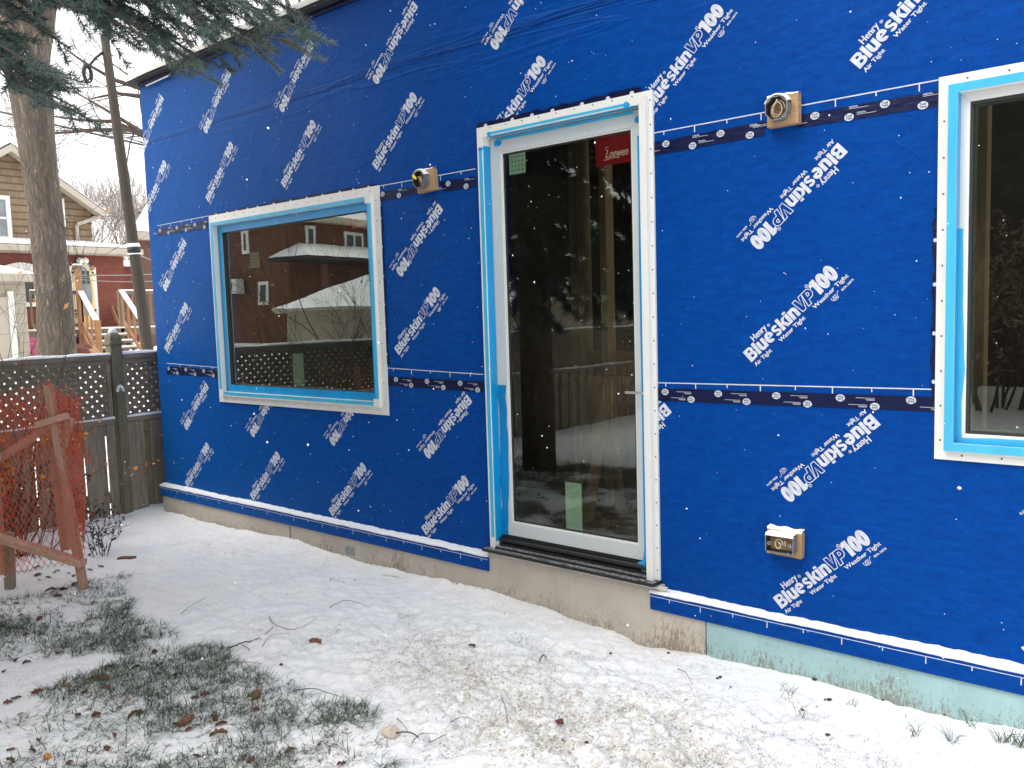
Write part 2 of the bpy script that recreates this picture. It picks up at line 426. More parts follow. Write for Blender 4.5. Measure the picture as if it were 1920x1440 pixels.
# ------------------------------------------------------------------ lettering
def textmesh(body, shear=0.0, spacing=1.0):
    """flat triangles (x right, y up) of a line of text as numpy arrays, in a 0..1 box"""
    c = bpy.data.curves.new('text', 'FONT'); c.body = body; c.shear = shear; c.resolution_u = 3; c.space_character = spacing
    o = bpy.data.objects.new('text', c); COL.objects.link(o)
    dg = bpy.context.evaluated_depsgraph_get(); me = bpy.data.meshes.new_from_object(o.evaluated_get(dg))
    v = np.array([w.co[:] for w in me.vertices]); f = [tuple(p.vertices) for p in me.polygons]
    bpy.data.objects.remove(o); bpy.data.curves.remove(c); bpy.data.meshes.remove(me)
    lo, hi = v.min(0), v.max(0)
    v = (v - lo) / np.maximum(hi - lo, 1e-6)
    return v[:, :2], f
class Print:
    """flat marks in a local (t, h) plane; each new stroke lies 0.05 mm in front of the last"""
    def __init__(s): s.v = []; s.f = []; s.m = []; s.n = 0; s.k = 0
    def put(s, p, f, mi=0, lift=0.0):
        p = np.asarray(p, float); s.k += 1
        y = -(s.k % 12) * 0.00006 - lift
        s.v.append(np.stack([p[:, 0], np.full(len(p), y), p[:, 1]], 1))
        for q in f: s.f.append(tuple(i + s.n for i in q)); s.m.append(mi)
        s.n += len(p)
    def text(s, body, t0, t1, h0, h1, bold=0.0, mi=0, shear=0, lift=0.0, spacing=1.0):
        v, f = textmesh(body, shear, spacing); v = v * (t1 - t0, h1 - h0) + (t0, h0)
        offs = [(0, 0)] if not bold else [(-bold, 0), (bold, 0), (0, -bold * .6), (0, bold * .6)]
        for o in offs: s.put(v + o, f, mi, lift)
    def poly(s, p, mi=0, lift=0.0): s.put(p, [tuple(range(len(p)))], mi, lift)
    def ribbon(s, path, w, mi=0, closed=False, lift=0.0):
        p = np.asarray(path, float); n = len(p)
        w = np.full(n, w, float) if np.isscalar(w) else np.asarray(w, float)
        if closed: t = np.roll(p, -1, 0) - np.roll(p, 1, 0)
        else: t = np.gradient(p, axis=0)
        t /= np.linalg.norm(t, axis=1)[:, None] + 1e-12
        nn = np.stack([-t[:, 1], t[:, 0]], 1) * w[:, None] / 2
        k = n if closed else n - 1
        s.put(np.concatenate([p + nn, p - nn]), [(i, (i + 1) % n, n + (i + 1) % n, n + i) for i in range(k)], mi, lift)
    def outline(s, poly, w, mi=0):
        """mitred band around a polygon"""
        p = np.asarray(poly, float); n = len(p); a = []
        for i in range(n):
            d0 = p[i] - p[i - 1]; d1 = p[(i + 1) % n] - p[i]; d0 /= np.linalg.norm(d0); d1 /= np.linalg.norm(d1)
            n0 = np.array([-d0[1], d0[0]]); n1 = np.array([-d1[1], d1[0]]); b = n0 + n1; b /= max(.35, (b @ b) / 2)
            a.append(b * w / 2)
        a = np.array(a)
        s.put(np.concatenate([p + a, p - a]), [(i, (i + 1) % n, n + (i + 1) % n, n + i) for i in range(n)], mi)
    def rect(s, t0, t1, h0, h1, mi=0, lift=0.0): s.poly([(t0, h0), (t1, h0), (t1, h1), (t0, h1)], mi, lift)
    def disc(s, t, h, r, mi=0, n=12, rx=1.0, lift=0.0):
        a = np.arange(n) * 2 * np.pi / n; s.poly(np.stack([t + r * rx * np.cos(a), h + r * np.sin(a)], 1), mi, lift)
    def ring(s, t, h, r, w, mi=0, n=14, rx=1.0, lift=0.0):
        a = np.arange(n) * 2 * np.pi / n; s.ribbon(np.stack([t + r * rx * np.cos(a), h + r * np.sin(a)], 1), w, mi, True, lift)
def arc(cx, cy, rx, ry, a0, a1, n=14):
    a = np.radians(np.linspace(a0, a1, n)); return np.stack([cx + rx * np.cos(a), cy + ry * np.sin(a)], 1)
def glyph(P, ch, x, s=1.0, k=1.0):
    """heavy condensed letters, cap height s; returns advance"""
    def T(p): return np.asarray(p, float) * (s * k, s) + (x, 0)
    xh = .78
    def R(a, b, c, d): P.poly(T([(a, c), (b, c), (b, d), (a, d)]))
    def rib(p, w): P.ribbon(T(p), np.asarray(w) * s)
    if ch == 'B':
        R(0, .30, 0, 1)
        rib(np.concatenate([[(.28, .90)], arc(.44, .72, .20, .18, 90, -90, 12), [(.28, .54)]]), [.2] * 3 + [.23] * 8 + [.17] * 3)
        rib(np.concatenate([[(.28, .49)], arc(.46, .295, .22, .195, 90, -90, 12), [(.28, .10)]]), [.16] * 3 + [.24] * 8 + [.2] * 3)
        return .84
    if ch == 'l': R(0, .27, 0, 1); return .33
    if ch == 'i': R(0, .27, 0, xh); R(0, .27, .84, 1.0); return .33
    if ch == 'u':
        R(.42, .69, 0, xh); rib(np.concatenate([[(.135, xh), (.135, .4)], arc(.33, .27, .195, .18, 180, 300, 10), [(.50, .2)]]), [.27] * 3 + list(np.linspace(.27, .18, 10)))
        return .75
    if ch == 'n':
        R(0, .27, 0, xh); rib(np.concatenate([[(.555, 0), (.555, .45)], arc(.375, .51, .18, .18, 0, 125, 10), [(.2, .58)]]), [.27] * 4 + list(np.linspace(.27, .18, 9)))
        return .75
    if ch == 'e':
        rib([(.16, .39), (.60, .39)], [.13, .13])
        rib(arc(.355, .39, .235, .30, -8, 305, 30), [.2] + list(.22 + .05 * np.abs(np.cos(np.radians(np.linspace(0, 305, 29))))))
        return .74
    if ch == 's':
        p = np.concatenate([arc(.335, .56, .19, .145, 15, 235, 12), arc(.335, .215, .20, .145, 55, -165, 12)])
        rib(p, .195); return .68
    if ch == 'k':
        R(0, .27, 0, 1)
        P.poly(T([(.20, .36), (.44, xh), (.74, xh), (.42, .36)])); P.poly(T([(.24, .50), (.47, .50), (.76, 0), (.46, 0)])); return .72
    if ch == '1':
        R(.17, .46, 0, 1.0); P.poly(T([(.19, 1.0), (.19, .70), (0, .66), (0, .83)])); return .55
    if ch == '0':
        rib(np.concatenate([arc(.33, .5, .195, .385, 0, 350, 36)]), .27)
        P.ribbon(T(arc(.33, .5, .195, .385, 0, 360, 36)), .27 * s, 0, True); return .68
    return .5
def logo(P):
    u = 0.42 / 1244.0 * 0.985          # metres per tracing unit along the line
    v = 0.0558 / 155.6
    H = 0.0558
    x = 0.0
    adv = {c: a for c, a in zip('Blueskin', (.84, .33, .75, .74, .68, .72, .33, .70))}
    tot = sum(adv[c] for c in 'Blueskin'); k = (860 * u) / (tot * H)
    for c in 'Blueskin':
        glyph(P, c, x, H, k); x += adv[c] * H * k
    # outlined VP
    a, b = 868 * u, H
    lw = 0.0032
    V = np.array([(0, 1.0), (.30, 1.0), (.40, .36), (.60, 1.0), (.90, 1.0), (.46, 0), (.16, 0)]) * (H * .98, H * 1.0) + (a, 0)
    P.outline(V, lw)
    a2 = a + H * .70
    PP = np.concatenate([[(.0, 0), (.30, 0), (.36, .33), (.55, .33)], arc(.60, .665, .30, .335, -80, 75, 9), [(.60, 1.0), (.42, 1.0), (.19, 1.0)]]) * (H * .98, H * 1.0) + (a2, 0)
    P.outline(PP, lw)
    D = np.concatenate([[(.43, .56)], arc(.52, .68, .12, .12, -80, 80, 6), [(.46, .80)]]) * (H * .98, H) + (a2, 0)
    P.outline(D, lw)
    P.ring(1128 * u, H * 1.13, .0062, .0022); P.text('R', 1119 * u, 1137 * u, H * 1.08, H * 1.18)
    x = 1140 * u; H2 = H * 1.18
    for c, w in (('1', 105), ('0', 122), ('0', 122)):
        kk = {'1': 96 / (.46 * H2 / u), '0': 118 / (.66 * H2 / u)}[c]
        glyph(P, c, x, H2, kk); x += w * u
    P.text('Henry', 205 * u, 436 * u, 128 * v, 226 * v, .0011)
    P.ring(478 * u, 168 * v, .0052, .0020); P.text('R', 471 * u, 485 * u, 160 * v, 178 * v)
    for s_, t0, t1 in (('Air Tight', 12, 292), ('Water Tight', 446, 862), ('Weather Tight', 1014, 1548)):
        P.text(s_, t0 * u, t1 * u, -88 * v, -28 * v, .00085)
    # small certification squiggle and number
    P.ribbon(arc(1275 * u, -128 * v, .016, .012, 150, 320, 10), .0025)
    P.text('ISI', 1245 * u, 1300 * u, -150 * v, -108 * v, .0004, shear=.3)
    P.ribbon([(1300 * u, -152 * v), (1325 * u, -112 * v)], .002); P.ribbon([(1318 * u, -118 * v), (1345 * u, -100 * v), (1352 * u, -112 * v)], .002)
    P.text('ESR-2873', 1385 * u, 1560 * u, -140 * v, -118 * v, .0006)
LG = Print(); logo(LG)
LV = np.concatenate(LG.v); LF = LG.f
TH = math.radians(43.35)

# ------------------------------------------------------------------ the wrapped house
HZ0, ROOF = 0.145, 3.335
HX0, HX1 = -6.43, 3.2
house = thing('wrapped_house', 'new one-storey addition wrapped in bright blue printed membrane, snow on its roof edge', 'house', loc=(-3, 0, 0))
house['label'] = 'one-storey house addition wrapped in bright blue printed membrane behind the snowy yard'
def child(o, par=None): o.parent = par or house; o.matrix_parent_inverse = (par or house).matrix_world.inverted(); return o
house.location = (0, 0, 0)
# openings (x0, x1, z0, z1)
def rect_from(tl, tr, bl, br, y=0.0):
    a, b, c, d = (onY(*p, y) for p in (tl, tr, bl, br))
    return ((a[0] + c[0]) / 2, (b[0] + d[0]) / 2, (c[2] + d[2]) / 2, (a[2] + b[2]) / 2)
FL = -0.012                                          # front plane of the flanges
RW = rect_from((390, 404), (708, 349), (413, 754), (729, 778), FL)
RD = rect_from((889, 243), (1220, 167), (924, 1033), (1240, 1098), FL)
q0 = onY(1762, 145, FL); q1 = onY(1750, 860, FL)
RR = ((q0[0] + q1[0]) / 2, (q0[0] + q1[0]) / 2 + (RW[1] - RW[0]), q1[2], q0[2])
OPEN = []
for R_, e in ((RW, .05), (RD, .05), (RR, .045)):
    OPEN.append((R_[0] + e, R_[1] - e, R_[2] + e, R_[3] - e))
OPEN[1] = (RD[0] + .05, RD[1] - .05, 0.10, RD[3] - .05)

def cut_rects(x0, x1, z0, z1, opens):
    xs = sorted({x0, x1, *[o[0] for o in opens], *[o[1] for o in opens]}); zs = sorted({z0, z1, *[o[2] for o in opens], *[o[3] for o in opens]})
    xs = [x for x in xs if x0 <= x <= x1]; zs = [z for z in zs if z0 <= z <= z1]
    for a, b in zip(xs, xs[1:]):
        for c, d in zip(zs, zs[1:]):
            mx, mz = (a + b) / 2, (c + d) / 2
            if not any(o[0] < mx < o[1] and o[2] < mz < o[3] for o in opens): yield a, b, c, d
m = MB()
xs = sorted({HX0, HX1, *[v for o in OPEN for v in o[:2]]}); zs = sorted({HZ0, ROOF, *[v for o in OPEN for v in o[2:] if v > HZ0]})
idx = {}
for yy, tagk in ((0.0, 0), (0.18, 1)):
    for i, x in enumerate(xs):
        for j, z in enumerate(zs): idx[(i, j, tagk)] = len(idx)
V = [None] * len(idx)
for (i, j, k), n_ in idx.items(): V[n_] = (xs[i], .18 * k, zs[j])
F = []
def solid(i, j):
    if i < 0 or j < 0 or i >= len(xs) - 1 or j >= len(zs) - 1: return False
    mx, mz = (xs[i] + xs[i + 1]) / 2, (zs[j] + zs[j + 1]) / 2
    return not any(o[0] < mx < o[1] and o[2] < mz < o[3] for o in OPEN)
for i in range(len(xs) - 1):
    for j in range(len(zs) - 1):
        if not solid(i, j): continue
        a, b, c, d = (i, j), (i + 1, j), (i + 1, j + 1), (i, j + 1)
        F.append([idx[(*p, 0)] for p in (a, b, c, d)]); F.append([idx[(*p, 1)] for p in (d, c, b, a)])
        for (p, q, ni, nj) in ((a, b, i, j - 1), (b, c, i + 1, j), (c, d, i, j + 1), (d, a, i - 1, j)):
            if not solid(ni, nj): F.append([idx[(*q, 0)], idx[(*p, 0)], idx[(*p, 1)], idx[(*q, 1)]])
m.add(V, F)
# side walls and rear wall of the same skin
m.box((HX0, .18, HZ0), (HX0 + .16, 6.5, ROOF)); [m.box(*b) for b in (((HX1 - .16, .18, HZ0), (HX1, 6.5, .9)), ((HX1 - .16, .18, 2.6), (HX1, 6.5, ROOF)), ((HX1 - .16, .18, .9), (HX1, .7, 2.6)), ((HX1 - .16, 5.6, .9), (HX1, 6.5, 2.6)))]; m.box((HX0 + .16, 6.34, HZ0), (HX1 - .16, 6.5, ROOF))  # unseen opening left in the right wall, added to light the room
child(m.build('membrane_wall', M['membrane']))

# placed print: where each line of text starts on the wall (x, z above the camera height)
UP = [(-5.543, .846), (-4.632, .841), (-3.738, .840), (-2.84, .846), (-1.945, .852), (-1.042, .858), (-6.45, .846),
      (-6.345, -.227), (-3.615, -.227), (-1.472, -.236), (-.56, -.236),
      (-6.087, -1.289 + .01), (-5.194, -1.273), (-4.302, -1.267), (-3.449, -1.261), (-2.395, -1.262), (-1.347, -1.259), (-.45, -1.259)]
for k in (3, 4):
    pass
def fit(px, py, sgn, z=None):
    """start point from where the foot of the figure 1 stands"""
    p = onY(px, py); L = .42
    return (p[0] - sgn * L * math.cos(TH), p[2] - 1.52 - sgn * L * math.sin(TH))
UP[3] = fit(1009.7, 141.3, 1); UP[4] = fit(1338, 51.3, 1); UP[7] = fit(347.5, 589.2, 1)
DOWN = [(-5.204, 1.703), fit(531, 183.1, -1), (-3.388, 1.694), fit(932, 57.5, -1), (-1.57, 1.70), (-.66, 1.70), (-6.115, 1.703),
        (-5.918, .620), (-3.255, .601), (-1.123, .604),
        (-5.732, -.447), fit(475.3, 795.7, -1), fit(625.9, 809.5, -1), (-3.09, -.432), (-1.885, -.423), (-.998, -.423), (-.09, -.423)]
print('logos', [tuple(round(c, 3) for c in p) for p in UP + DOWN])
c_, s_ = math.cos(TH), math.sin(TH)
BLK = [(RW[0] + .02, RW[1] - .02, RW[2] + .02, RW[3] - .02), (RD[0] + .02, RD[1] - .02, RD[2], RD[3] - .02), (RR[0] + .02, RR[1] - .02, RR[2] + .02, RR[3] - .02)]
base_me = None
def place_logo(ox, oz, sg):
    global base_me
    X = ox + sg * (LV[:, 0] * c_ - LV[:, 2] * s_); Z = 1.52 + oz + sg * (LV[:, 0] * s_ + LV[:, 2] * c_)
    hit = X.min() < HX0 + .01 or any(X.max() > r[0] and X.min() < r[1] and Z.max() > r[2] and Z.min() < r[3] for r in BLK) or Z.min() < .24 or Z.max() > ROOF
    if not hit:
        if base_me is None:
            me = bpy.data.meshes.new('printed_lettering'); me.from_pydata(LV.tolist(), [], LF); me.materials.append(M['print']); base_me = me
        o = bpy.data.objects.new('printed_lettering', base_me); COL.objects.link(o)
        o.location = (ox, -.0012, 1.52 + oz); o.rotation_euler = (0, -(TH if sg > 0 else TH + math.pi), 0)
    else:
        bm = bmesh.new()
        vs = [bm.verts.new((x, -.0012 + y, z)) for x, y, z in zip(X, LV[:, 1], Z)]
        for f in LF:
            try: bm.faces.new([vs[i] for i in f])
            except ValueError: pass
        for r in BLK + [(-99, HX0 + .004, -99, 99), (-99, 99, -99, .235), (-99, 99, ROOF - .01, 99)]:
            for co, no in (((r[0], 0, 0), (1, 0, 0)), ((r[1], 0, 0), (1, 0, 0)), ((0, 0, r[2]), (0, 0, 1)), ((0, 0, r[3]), (0, 0, 1))):
                if abs(co[0]) > 50 or abs(co[2]) > 50: continue
                bmesh.ops.bisect_plane(bm, geom=bm.verts[:] + bm.edges[:] + bm.faces[:], plane_co=co, plane_no=no)
            dead = [f for f in bm.faces if r[0] < f.calc_center_median().x < r[1] and r[2] < f.calc_center_median().z < r[3]]
            bmesh.ops.delete(bm, geom=dead, context='FACES')
        loose = [v for v in bm.verts if not v.link_faces]; bmesh.ops.delete(bm, geom=loose, context='VERTS')
        if not bm.faces: bm.free(); return
        me = bpy.data.meshes.new('printed_lettering'); bm.to_mesh(me); bm.free(); me.materials.append(M['print'])
        o = bpy.data.objects.new('printed_lettering', me); COL.objects.link(o)
    child(o)
for p in UP: place_logo(*p, 1)
for p in DOWN: place_logo(*p, -1)

# printed ruler lines: thin white line with ticks hanging from it
def ruler(p0, p1, step=.1524, flip=1, y=-.0011):
    a, b = onY(*p0), onY(*p1); P_ = Print(); n = np.array([0.0, 0.0])
    A = np.array([a[0], a[2]]); B = np.array([b[0], b[2]]); d = (B - A); L = np.linalg.norm(d); d /= L; nn = np.array([-d[1], d[0]]) * flip
    P_.ribbon([A, B], .0045)
    k = 0; s = .05
    while s < L:
        h = .028 if k % 2 else .016
        P_.ribbon([A + d * s, A + d * s - nn * h], .0045); s += step; k += 1
    o = MB(); o.add(np.concatenate(P_.v) + (0, y, 0), P_.f); child(o.build('printed_ruler_line', M['print']))
ruler((295, 423.3), (391, 404.8)); ruler((312.5, 680.9), (407, 688.9)); ruler((708.6, 349.3), (891.4, 316.6)); ruler((727, 690), (906, 702))
ruler((1226, 249.5), (1762, 149.5), .147); ruler((1230, 717.5), (1752, 730), .147)

# seam tape: dark navy strip with pale oval marks
TP = Print()
TP.disc(0, 0, .0140, 0, 18, 1.25); TP.text('Tuck', -.0118, .0118, .001, .0098, .0003, 1, lift=.0004); TP.text('Tape', -.0118, .0118, -.0098, -.001, .0003, 1, lift=.0004)
TL = Print()
TL.rect(0, .070, 0, .0014); TL.rect(.0, .034, .0048, .0062); TL.rect(.0, .030, .0080, .0094)
def seam_tape(tl, bl, tr, br, flip=False, seed=0, y=-.0022):
    a, b, c, d = (onY(*p) for p in (tl, bl, tr, br)); L = (c[0] - a[0])
    n = max(3, int(L / .03)); r_ = np.random.RandomState(seed)
    tt = np.linspace(0, 1, n + 1)
    top = np.array([a + (c - a) * t for t in tt]); bot = np.array([b + (d - b) * t for t in tt])
    top[:, 2] += r_.randn(n + 1) * .0006; bot[:, 2] += r_.randn(n + 1) * .0006
    off = y + r_.rand(n + 1) * -.0008
    top[:, 1] = off; bot[:, 1] = off
    m = MB(); bk = top.copy(); bk[:, 1] = 0.001; bb = bot.copy(); bb[:, 1] = .001
    VV = np.concatenate([top, bot, bk, bb]); N = n + 1
    m.add(VV, [(i, N + i, N + i + 1, i + 1) for i in range(n)] + [(i, i + 1, 2 * N + i + 1, 2 * N + i) for i in range(n)] + [(N + i, 3 * N + i, 3 * N + i + 1, N + i + 1) for i in range(n)], 0)
    ang = math.atan2((c - a)[2], L); mid = lambda s, f: (a + (c - a) * s) * (1 - f) + (b + (d - b) * s) * f
    hgt = abs(a[2] - b[2]); x = .03 + r_.rand() * .05; k = 0
    while x < L - .03:
        s = x / L
        for which, lst, off_ in ((0, TP, (0.28 if k % 2 == 0 else .80)), (1, TL, (.70 if k % 2 == 0 else .22))):
            p = mid(s, off_); vv = np.concatenate(lst.v).copy()
            if which: vv[:, 0] += .0 if k % 2 else -.10
            sg = -1 if flip else 1
            vv = np.stack([sg * (vv[:, 0] * math.cos(ang) - vv[:, 2] * math.sin(ang)), vv[:, 1], sg * (vv[:, 0] * math.sin(ang) + vv[:, 2] * math.cos(ang))], 1) + (p[0], y - .0012, p[2])
            if p[0] - .02 < a[0] or p[0] + .03 > c[0]: continue
            m.n_before = m.n
            base = m.n; m.v.append(vv); m.n += len(vv)
            for f_, mi in zip(lst.f, lst.m): m.f.append([i + base for i in f_]); m.m.append(1 if mi == 0 else 0)
        x += .128; k += 1
    child(m.build('seam_tape', [M['navy'], M['print']]))
seam_tape((295, 430), (296, 441.7), (388.5, 413.3), (389.5, 427.7), seed=1)
seam_tape((313, 686.7), (314, 700.9), (408, 693), (409, 707.5), True, 2)
seam_tape((710.3, 360.2), (710.3, 378.5), (781, 350.0), (787, 360.7), seed=3)
seam_tape((822.6, 341.8), (835, 359.6), (891.6, 331), (892.8, 350.4), seed=4)
seam_tape((728, 706), (728, 722.6), (906.9, 715.6), (906.9, 735.6), True, 5)
seam_tape((1222, 268), (1222, 293), (1433, 228), (1433, 253.5), seed=6)
seam_tape((1433, 228.4), (1433, 241.5), (1497, 216), (1497, 224.5), seed=16)
seam_tape((1497, 216), (1497, 240), (1759, 170.5), (1759, 199), seed=7)
seam_tape((1228, 727.5), (1228, 751), (1752, 744), (1752, 772), True, 8)
# tape and membrane showing round the flanges
def flash(x0, x1, z0, z1, seed, vert=False):
    r_ = np.random.RandomState(seed); m = MB(); n = 26
    t = np.linspace(0, 1, n); j1 = r_.randn(n) * .004
    if vert:
        A = np.stack([x0 + j1 * (1 if x0 < x1 else 1), np.full(n, -.003) - r_.rand(n) * .003, z0 + (z1 - z0) * t], 1); B = np.stack([np.full(n, x1), np.full(n, -.003), z0 + (z1 - z0) * t], 1)
    else:
        A = np.stack([x0 + (x1 - x0) * t, np.full(n, -.003) - r_.rand(n) * .005, z1 + j1], 1); B = np.stack([x0 + (x1 - x0) * t, np.full(n, -.003), np.full(n, z0)], 1)
    A2, B2 = A.copy(), B.copy(); A2[:, 1] = .001; B2[:, 1] = .001
    m.add(np.concatenate([A, B, A2, B2]), [(i, n + i, n + i + 1, i + 1) for i in range(n - 1)] + [(i, i + 1, 2 * n + i + 1, 2 * n + i) for i in range(n - 1)], 0)
    P_ = Print()
    L = (z1 - z0) if vert else (x1 - x0); k = .06
    while k < L - .03:
        if vert: P_.disc((x0 + x1) / 2 + .004 * np.sign(x0 - x1), z0 + k, .0075, 0, 12, .9)
        else: P_.disc(x0 + k, z0 + (z1 - z0) * .42, .0095, 0, 12, 1.25)
        k += .115 + r_.rand() * .07
    base = m.n; vv = np.concatenate(P_.v) + (0, -.0075, 0); m.v.append(vv); m.n += len(vv)
    for f_ in P_.f: m.f.append([i + base for i in f_]); m.m.append(1)
    child(m.build('flashing_tape', [M['navy'], M['print']]))
flash(RD[0] - .002, RD[1] - .06, RD[3] - .01, RD[3] + .026, 1)
flash(RW[0] + .03, RW[1] - .04, RW[3] - .01, RW[3] + .016, 2)
flash(RW[1] + .012, RW[1] - .01, RW[2] + .3, RW[3] - .12, 3, True)
flash(RR[0] - .014, RR[0] + .01, RR[2] + .22, RR[3] - .45, 4, True)

# roof edge, foundation, ledge
m = MB()
m.box((HX0 - .09, -.060, ROOF + .028), (HX1, 6.6, ROOF + .048)); child(m.build('roof_deck', M['shinglebase']))
m = MB(); m.box((HX0, -.012, ROOF - .004), (HX1, .17, ROOF + .027)); child(m.build('eave_shadow_strip', M['navy']))  # navy strip standing in for the shadow gap under the roof edge
n = 260; t = np.linspace(HX0 - .10, HX1, n); r_ = np.random.RandomState(5)
h = .046 + .014 * fbm(t * 3, t * 0, 3) + .004 * fbm(t * 30, t * 0, 9); yo = -.068 + .012 * fbm(t * 4, t * 0 + 5, 8)
Vv = np.concatenate([np.stack([t, yo, np.full(n, ROOF + .047)], 1), np.stack([t, yo + .01, ROOF + .050 + h], 1), np.stack([t, np.full(n, 3.0), ROOF + .09 + h], 1)])
m = MB(); m.add(Vv, [(k * n + i, k * n + i + 1, (k + 1) * n + i + 1, (k + 1) * n + i) for k in range(2) for i in range(n - 1)]); child(m.build('roof_snow', M['creamsnow'], smooth=True))
# a loose white lath under the eave at the far corner
a = onY(274, 161, -.02); b = onY(318, 141, -.02); m = MB(); m.beam(a, b, .006, .008); child(m.build('lath', M['whitetrim']))

XC = -1.678                                          # where grey parging meets the mint board
def found(x0, x1, z1, mat, y=-.024, nm='foundation'):
    m = MB(); m.box((x0, y, -.35), (x1, .12, z1)); child(m.build(nm, M[mat]))
found(HX0 - .01, RD[0] - .004, .150, 'concrete'); found(RD[0] - .004, RD[1] + .02, .262, 'concrete', -.028)
found(RD[1] + .02, XC - .002, .150, 'concrete'); found(XC + .001, HX1, .150, 'mint', -.026, 'insulation_board')
m = MB(); m.box((-4.74, -.0265, .0), (-4.735, -.02, .14)); child(m.build('board_joint', M['black']))
m = MB(); m.box((XC - .0015, -.0285, -.3), (XC + .0005, -.02, .148)); child(m.build('board_joint', M['black']))
# galvanised bracket at the parging joint
p = onY(655, 1032, -.03); m = MB(); m.box((p[0] - .045, -.0275, p[2] - .03), (p[0] + .045, -.0243, p[2] + .02)); child(m.build('steel_plate', M['galv'], bevel=.004))
LY = -.040                                           # the blue skirt stands proud of the wall
def skirt(x0, x1):
    m = MB(); m.box((x0, LY, .147), (x1, -.001, .222)); child(m.build('membrane_skirt', M['membrane']))
    P_ = Print(); s = x0 + .1; k = 0
    P_.rect(x0, x1, .2085, .2115)
    while s < x1: P_.rect(s - .002, s + .002, .2085 - (.026 if k % 2 else .014), .209); s += .1524; k += 1
    o = MB(); o.add(np.concatenate(P_.v) + (0, LY - .0006, 0), P_.f); child(o.build('printed_ruler_line', M['print']))
    # snow lying on the step
    n = int((x1 - x0) / .008); t = np.linspace(x0 - .004, x1 + .004, n)
    fy = LY - .004 + .006 * fbm(t * 14, t * 0, 4) ; hh = .013 + .008 * fbm(t * 1.6, t * 0, 6) + .003 * fbm(t * 25, t * 0, 7)
    hh = np.maximum(hh * .75, .004)
    rows = [np.stack([t, fy + .008, np.full(n, .219)], 1), np.stack([t, fy, .222 + hh * .35], 1), np.stack([t, fy + .006, .224 + hh * .9], 1), np.stack([t, np.full(n, -.016), .226 + hh * 1.25], 1), np.stack([t, np.full(n, -.0005), .228 + hh * 1.5 + .003 * fbm(t * 40, t * 0, 2)], 1)]
    m = MB(); m.add(np.concatenate(rows), [(k * n + i, k * n + i + 1, (k + 1) * n + i + 1, (k + 1) * n + i) for k in range(4) for i in range(n - 1)])
    child(m.build('ledge_snow', M['snow'], smooth=True))
skirt(HX0 - .012, RD[0] + .004); skirt(RD[1] - .036, HX1)

# room behind the glass
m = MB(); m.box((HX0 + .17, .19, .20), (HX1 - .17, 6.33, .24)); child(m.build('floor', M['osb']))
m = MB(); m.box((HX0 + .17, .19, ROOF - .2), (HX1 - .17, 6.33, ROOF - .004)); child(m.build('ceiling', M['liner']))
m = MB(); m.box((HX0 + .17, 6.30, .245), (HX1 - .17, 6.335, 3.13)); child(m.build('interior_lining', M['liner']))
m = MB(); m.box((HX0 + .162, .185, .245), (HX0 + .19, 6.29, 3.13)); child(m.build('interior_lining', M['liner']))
def stud(x, y, w=.04, d=.09, z1=3.1): 
    m = MB(); m.box((x - w / 2, y, .24), (x + w / 2, y + d, z1)); child(m.build('stud', M['stud']))
for x in (-4.05, -3.3, -3.24, -3.06): stud(x, 1.3, .05)
for x in (-3.72,): stud(x, .5, .04)
for x in (-1.2, -.85, -.8, -.45, -.05, .35): stud(x, .85)
for x in (-6.0,): stud(x, .3)
m = MB(); m.box((-4.6, 1.40, .24), (-2.4, 1.42, 1.25)); child(m.build('plywood_sheet', M['osb']))
m = MB(); m.beam((-3.9, 1.0, 1.10), (-2.7, 1.0, 1.10), .09, .04); m.beam((-3.8, .8, .24), (-3.75, 1.0, 1.08), .04, .09); m.beam((-3.8, 1.2, .24), (-3.75, 1.0, 1.08), .04, .09); m.beam((-2.9, .8, .24), (-2.85, 1.0, 1.08), .04, .09); m.beam((-2.9, 1.2, .24), (-2.85, 1.0, 1.08), .04, .09)
child(m.build('work_bench', M['osb']))

# ------------------------------------------------------------------ windows and door
def ringframe(name, R0, R1, y0, y1, mat, par, bevel=.0, m=None, keep=False):
    """rectangular frame between outer rect R0 and inner rect R1 (x0,x1,z0,z1), mitred"""
    m = m or MB()
    o = [(R0[0], R0[2]), (R0[1], R0[2]), (R0[1], R0[3]), (R0[0], R0[3])]; i_ = [(R1[0], R1[2]), (R1[1], R1[2]), (R1[1], R1[3]), (R1[0], R1[3])]
    for k in range(4):
        a, b, c, d = o[k], o[(k + 1) % 4], i_[(k + 1) % 4], i_[k]
        g = 0.0
        m.hexa([(p[0], y0, p[1]) for p in (a, b, c, d)], [(p[0], y1, p[1]) for p in (a, b, c, d)])
    if keep: return m
    ob = m.build(name, mat, bevel=bevel); return child(ob, par)
def inset(R, e):
    if np.isscalar(e): e = (e,) * 4
    return (R[0] + e[0], R[1] - e[1], R[2] + e[2], R[3] - e[3])
def screws(R, e, y, step, par, m):
    def dot(x, z): m.lathe([(.0036, -.002), (.0036, .001), (.001, .0014)], (x, y, z), 8, 1, axis=1, sgn=-1)
    z = R[2] + .07
    while z < R[3] - .04: dot(R[0] + e, z); dot(R[1] - e, z); z += step
    x = R[0] + .09
    while x < R[1] - .05: dot(x, R[3] - e); dot(x, R[2] + e); x += step
    return child(m.build('nailing_flange', [M['vinyl'], M['screw']]), par)
def pane(R, y, par):
    m = MB(); m.add([(R[0], y, R[2]), (R[1], y, R[2]), (R[1], y, R[3]), (R[0], y, R[3])], [(0, 1, 2, 3)])
    return child(m.build('pane', M['glass']), par)
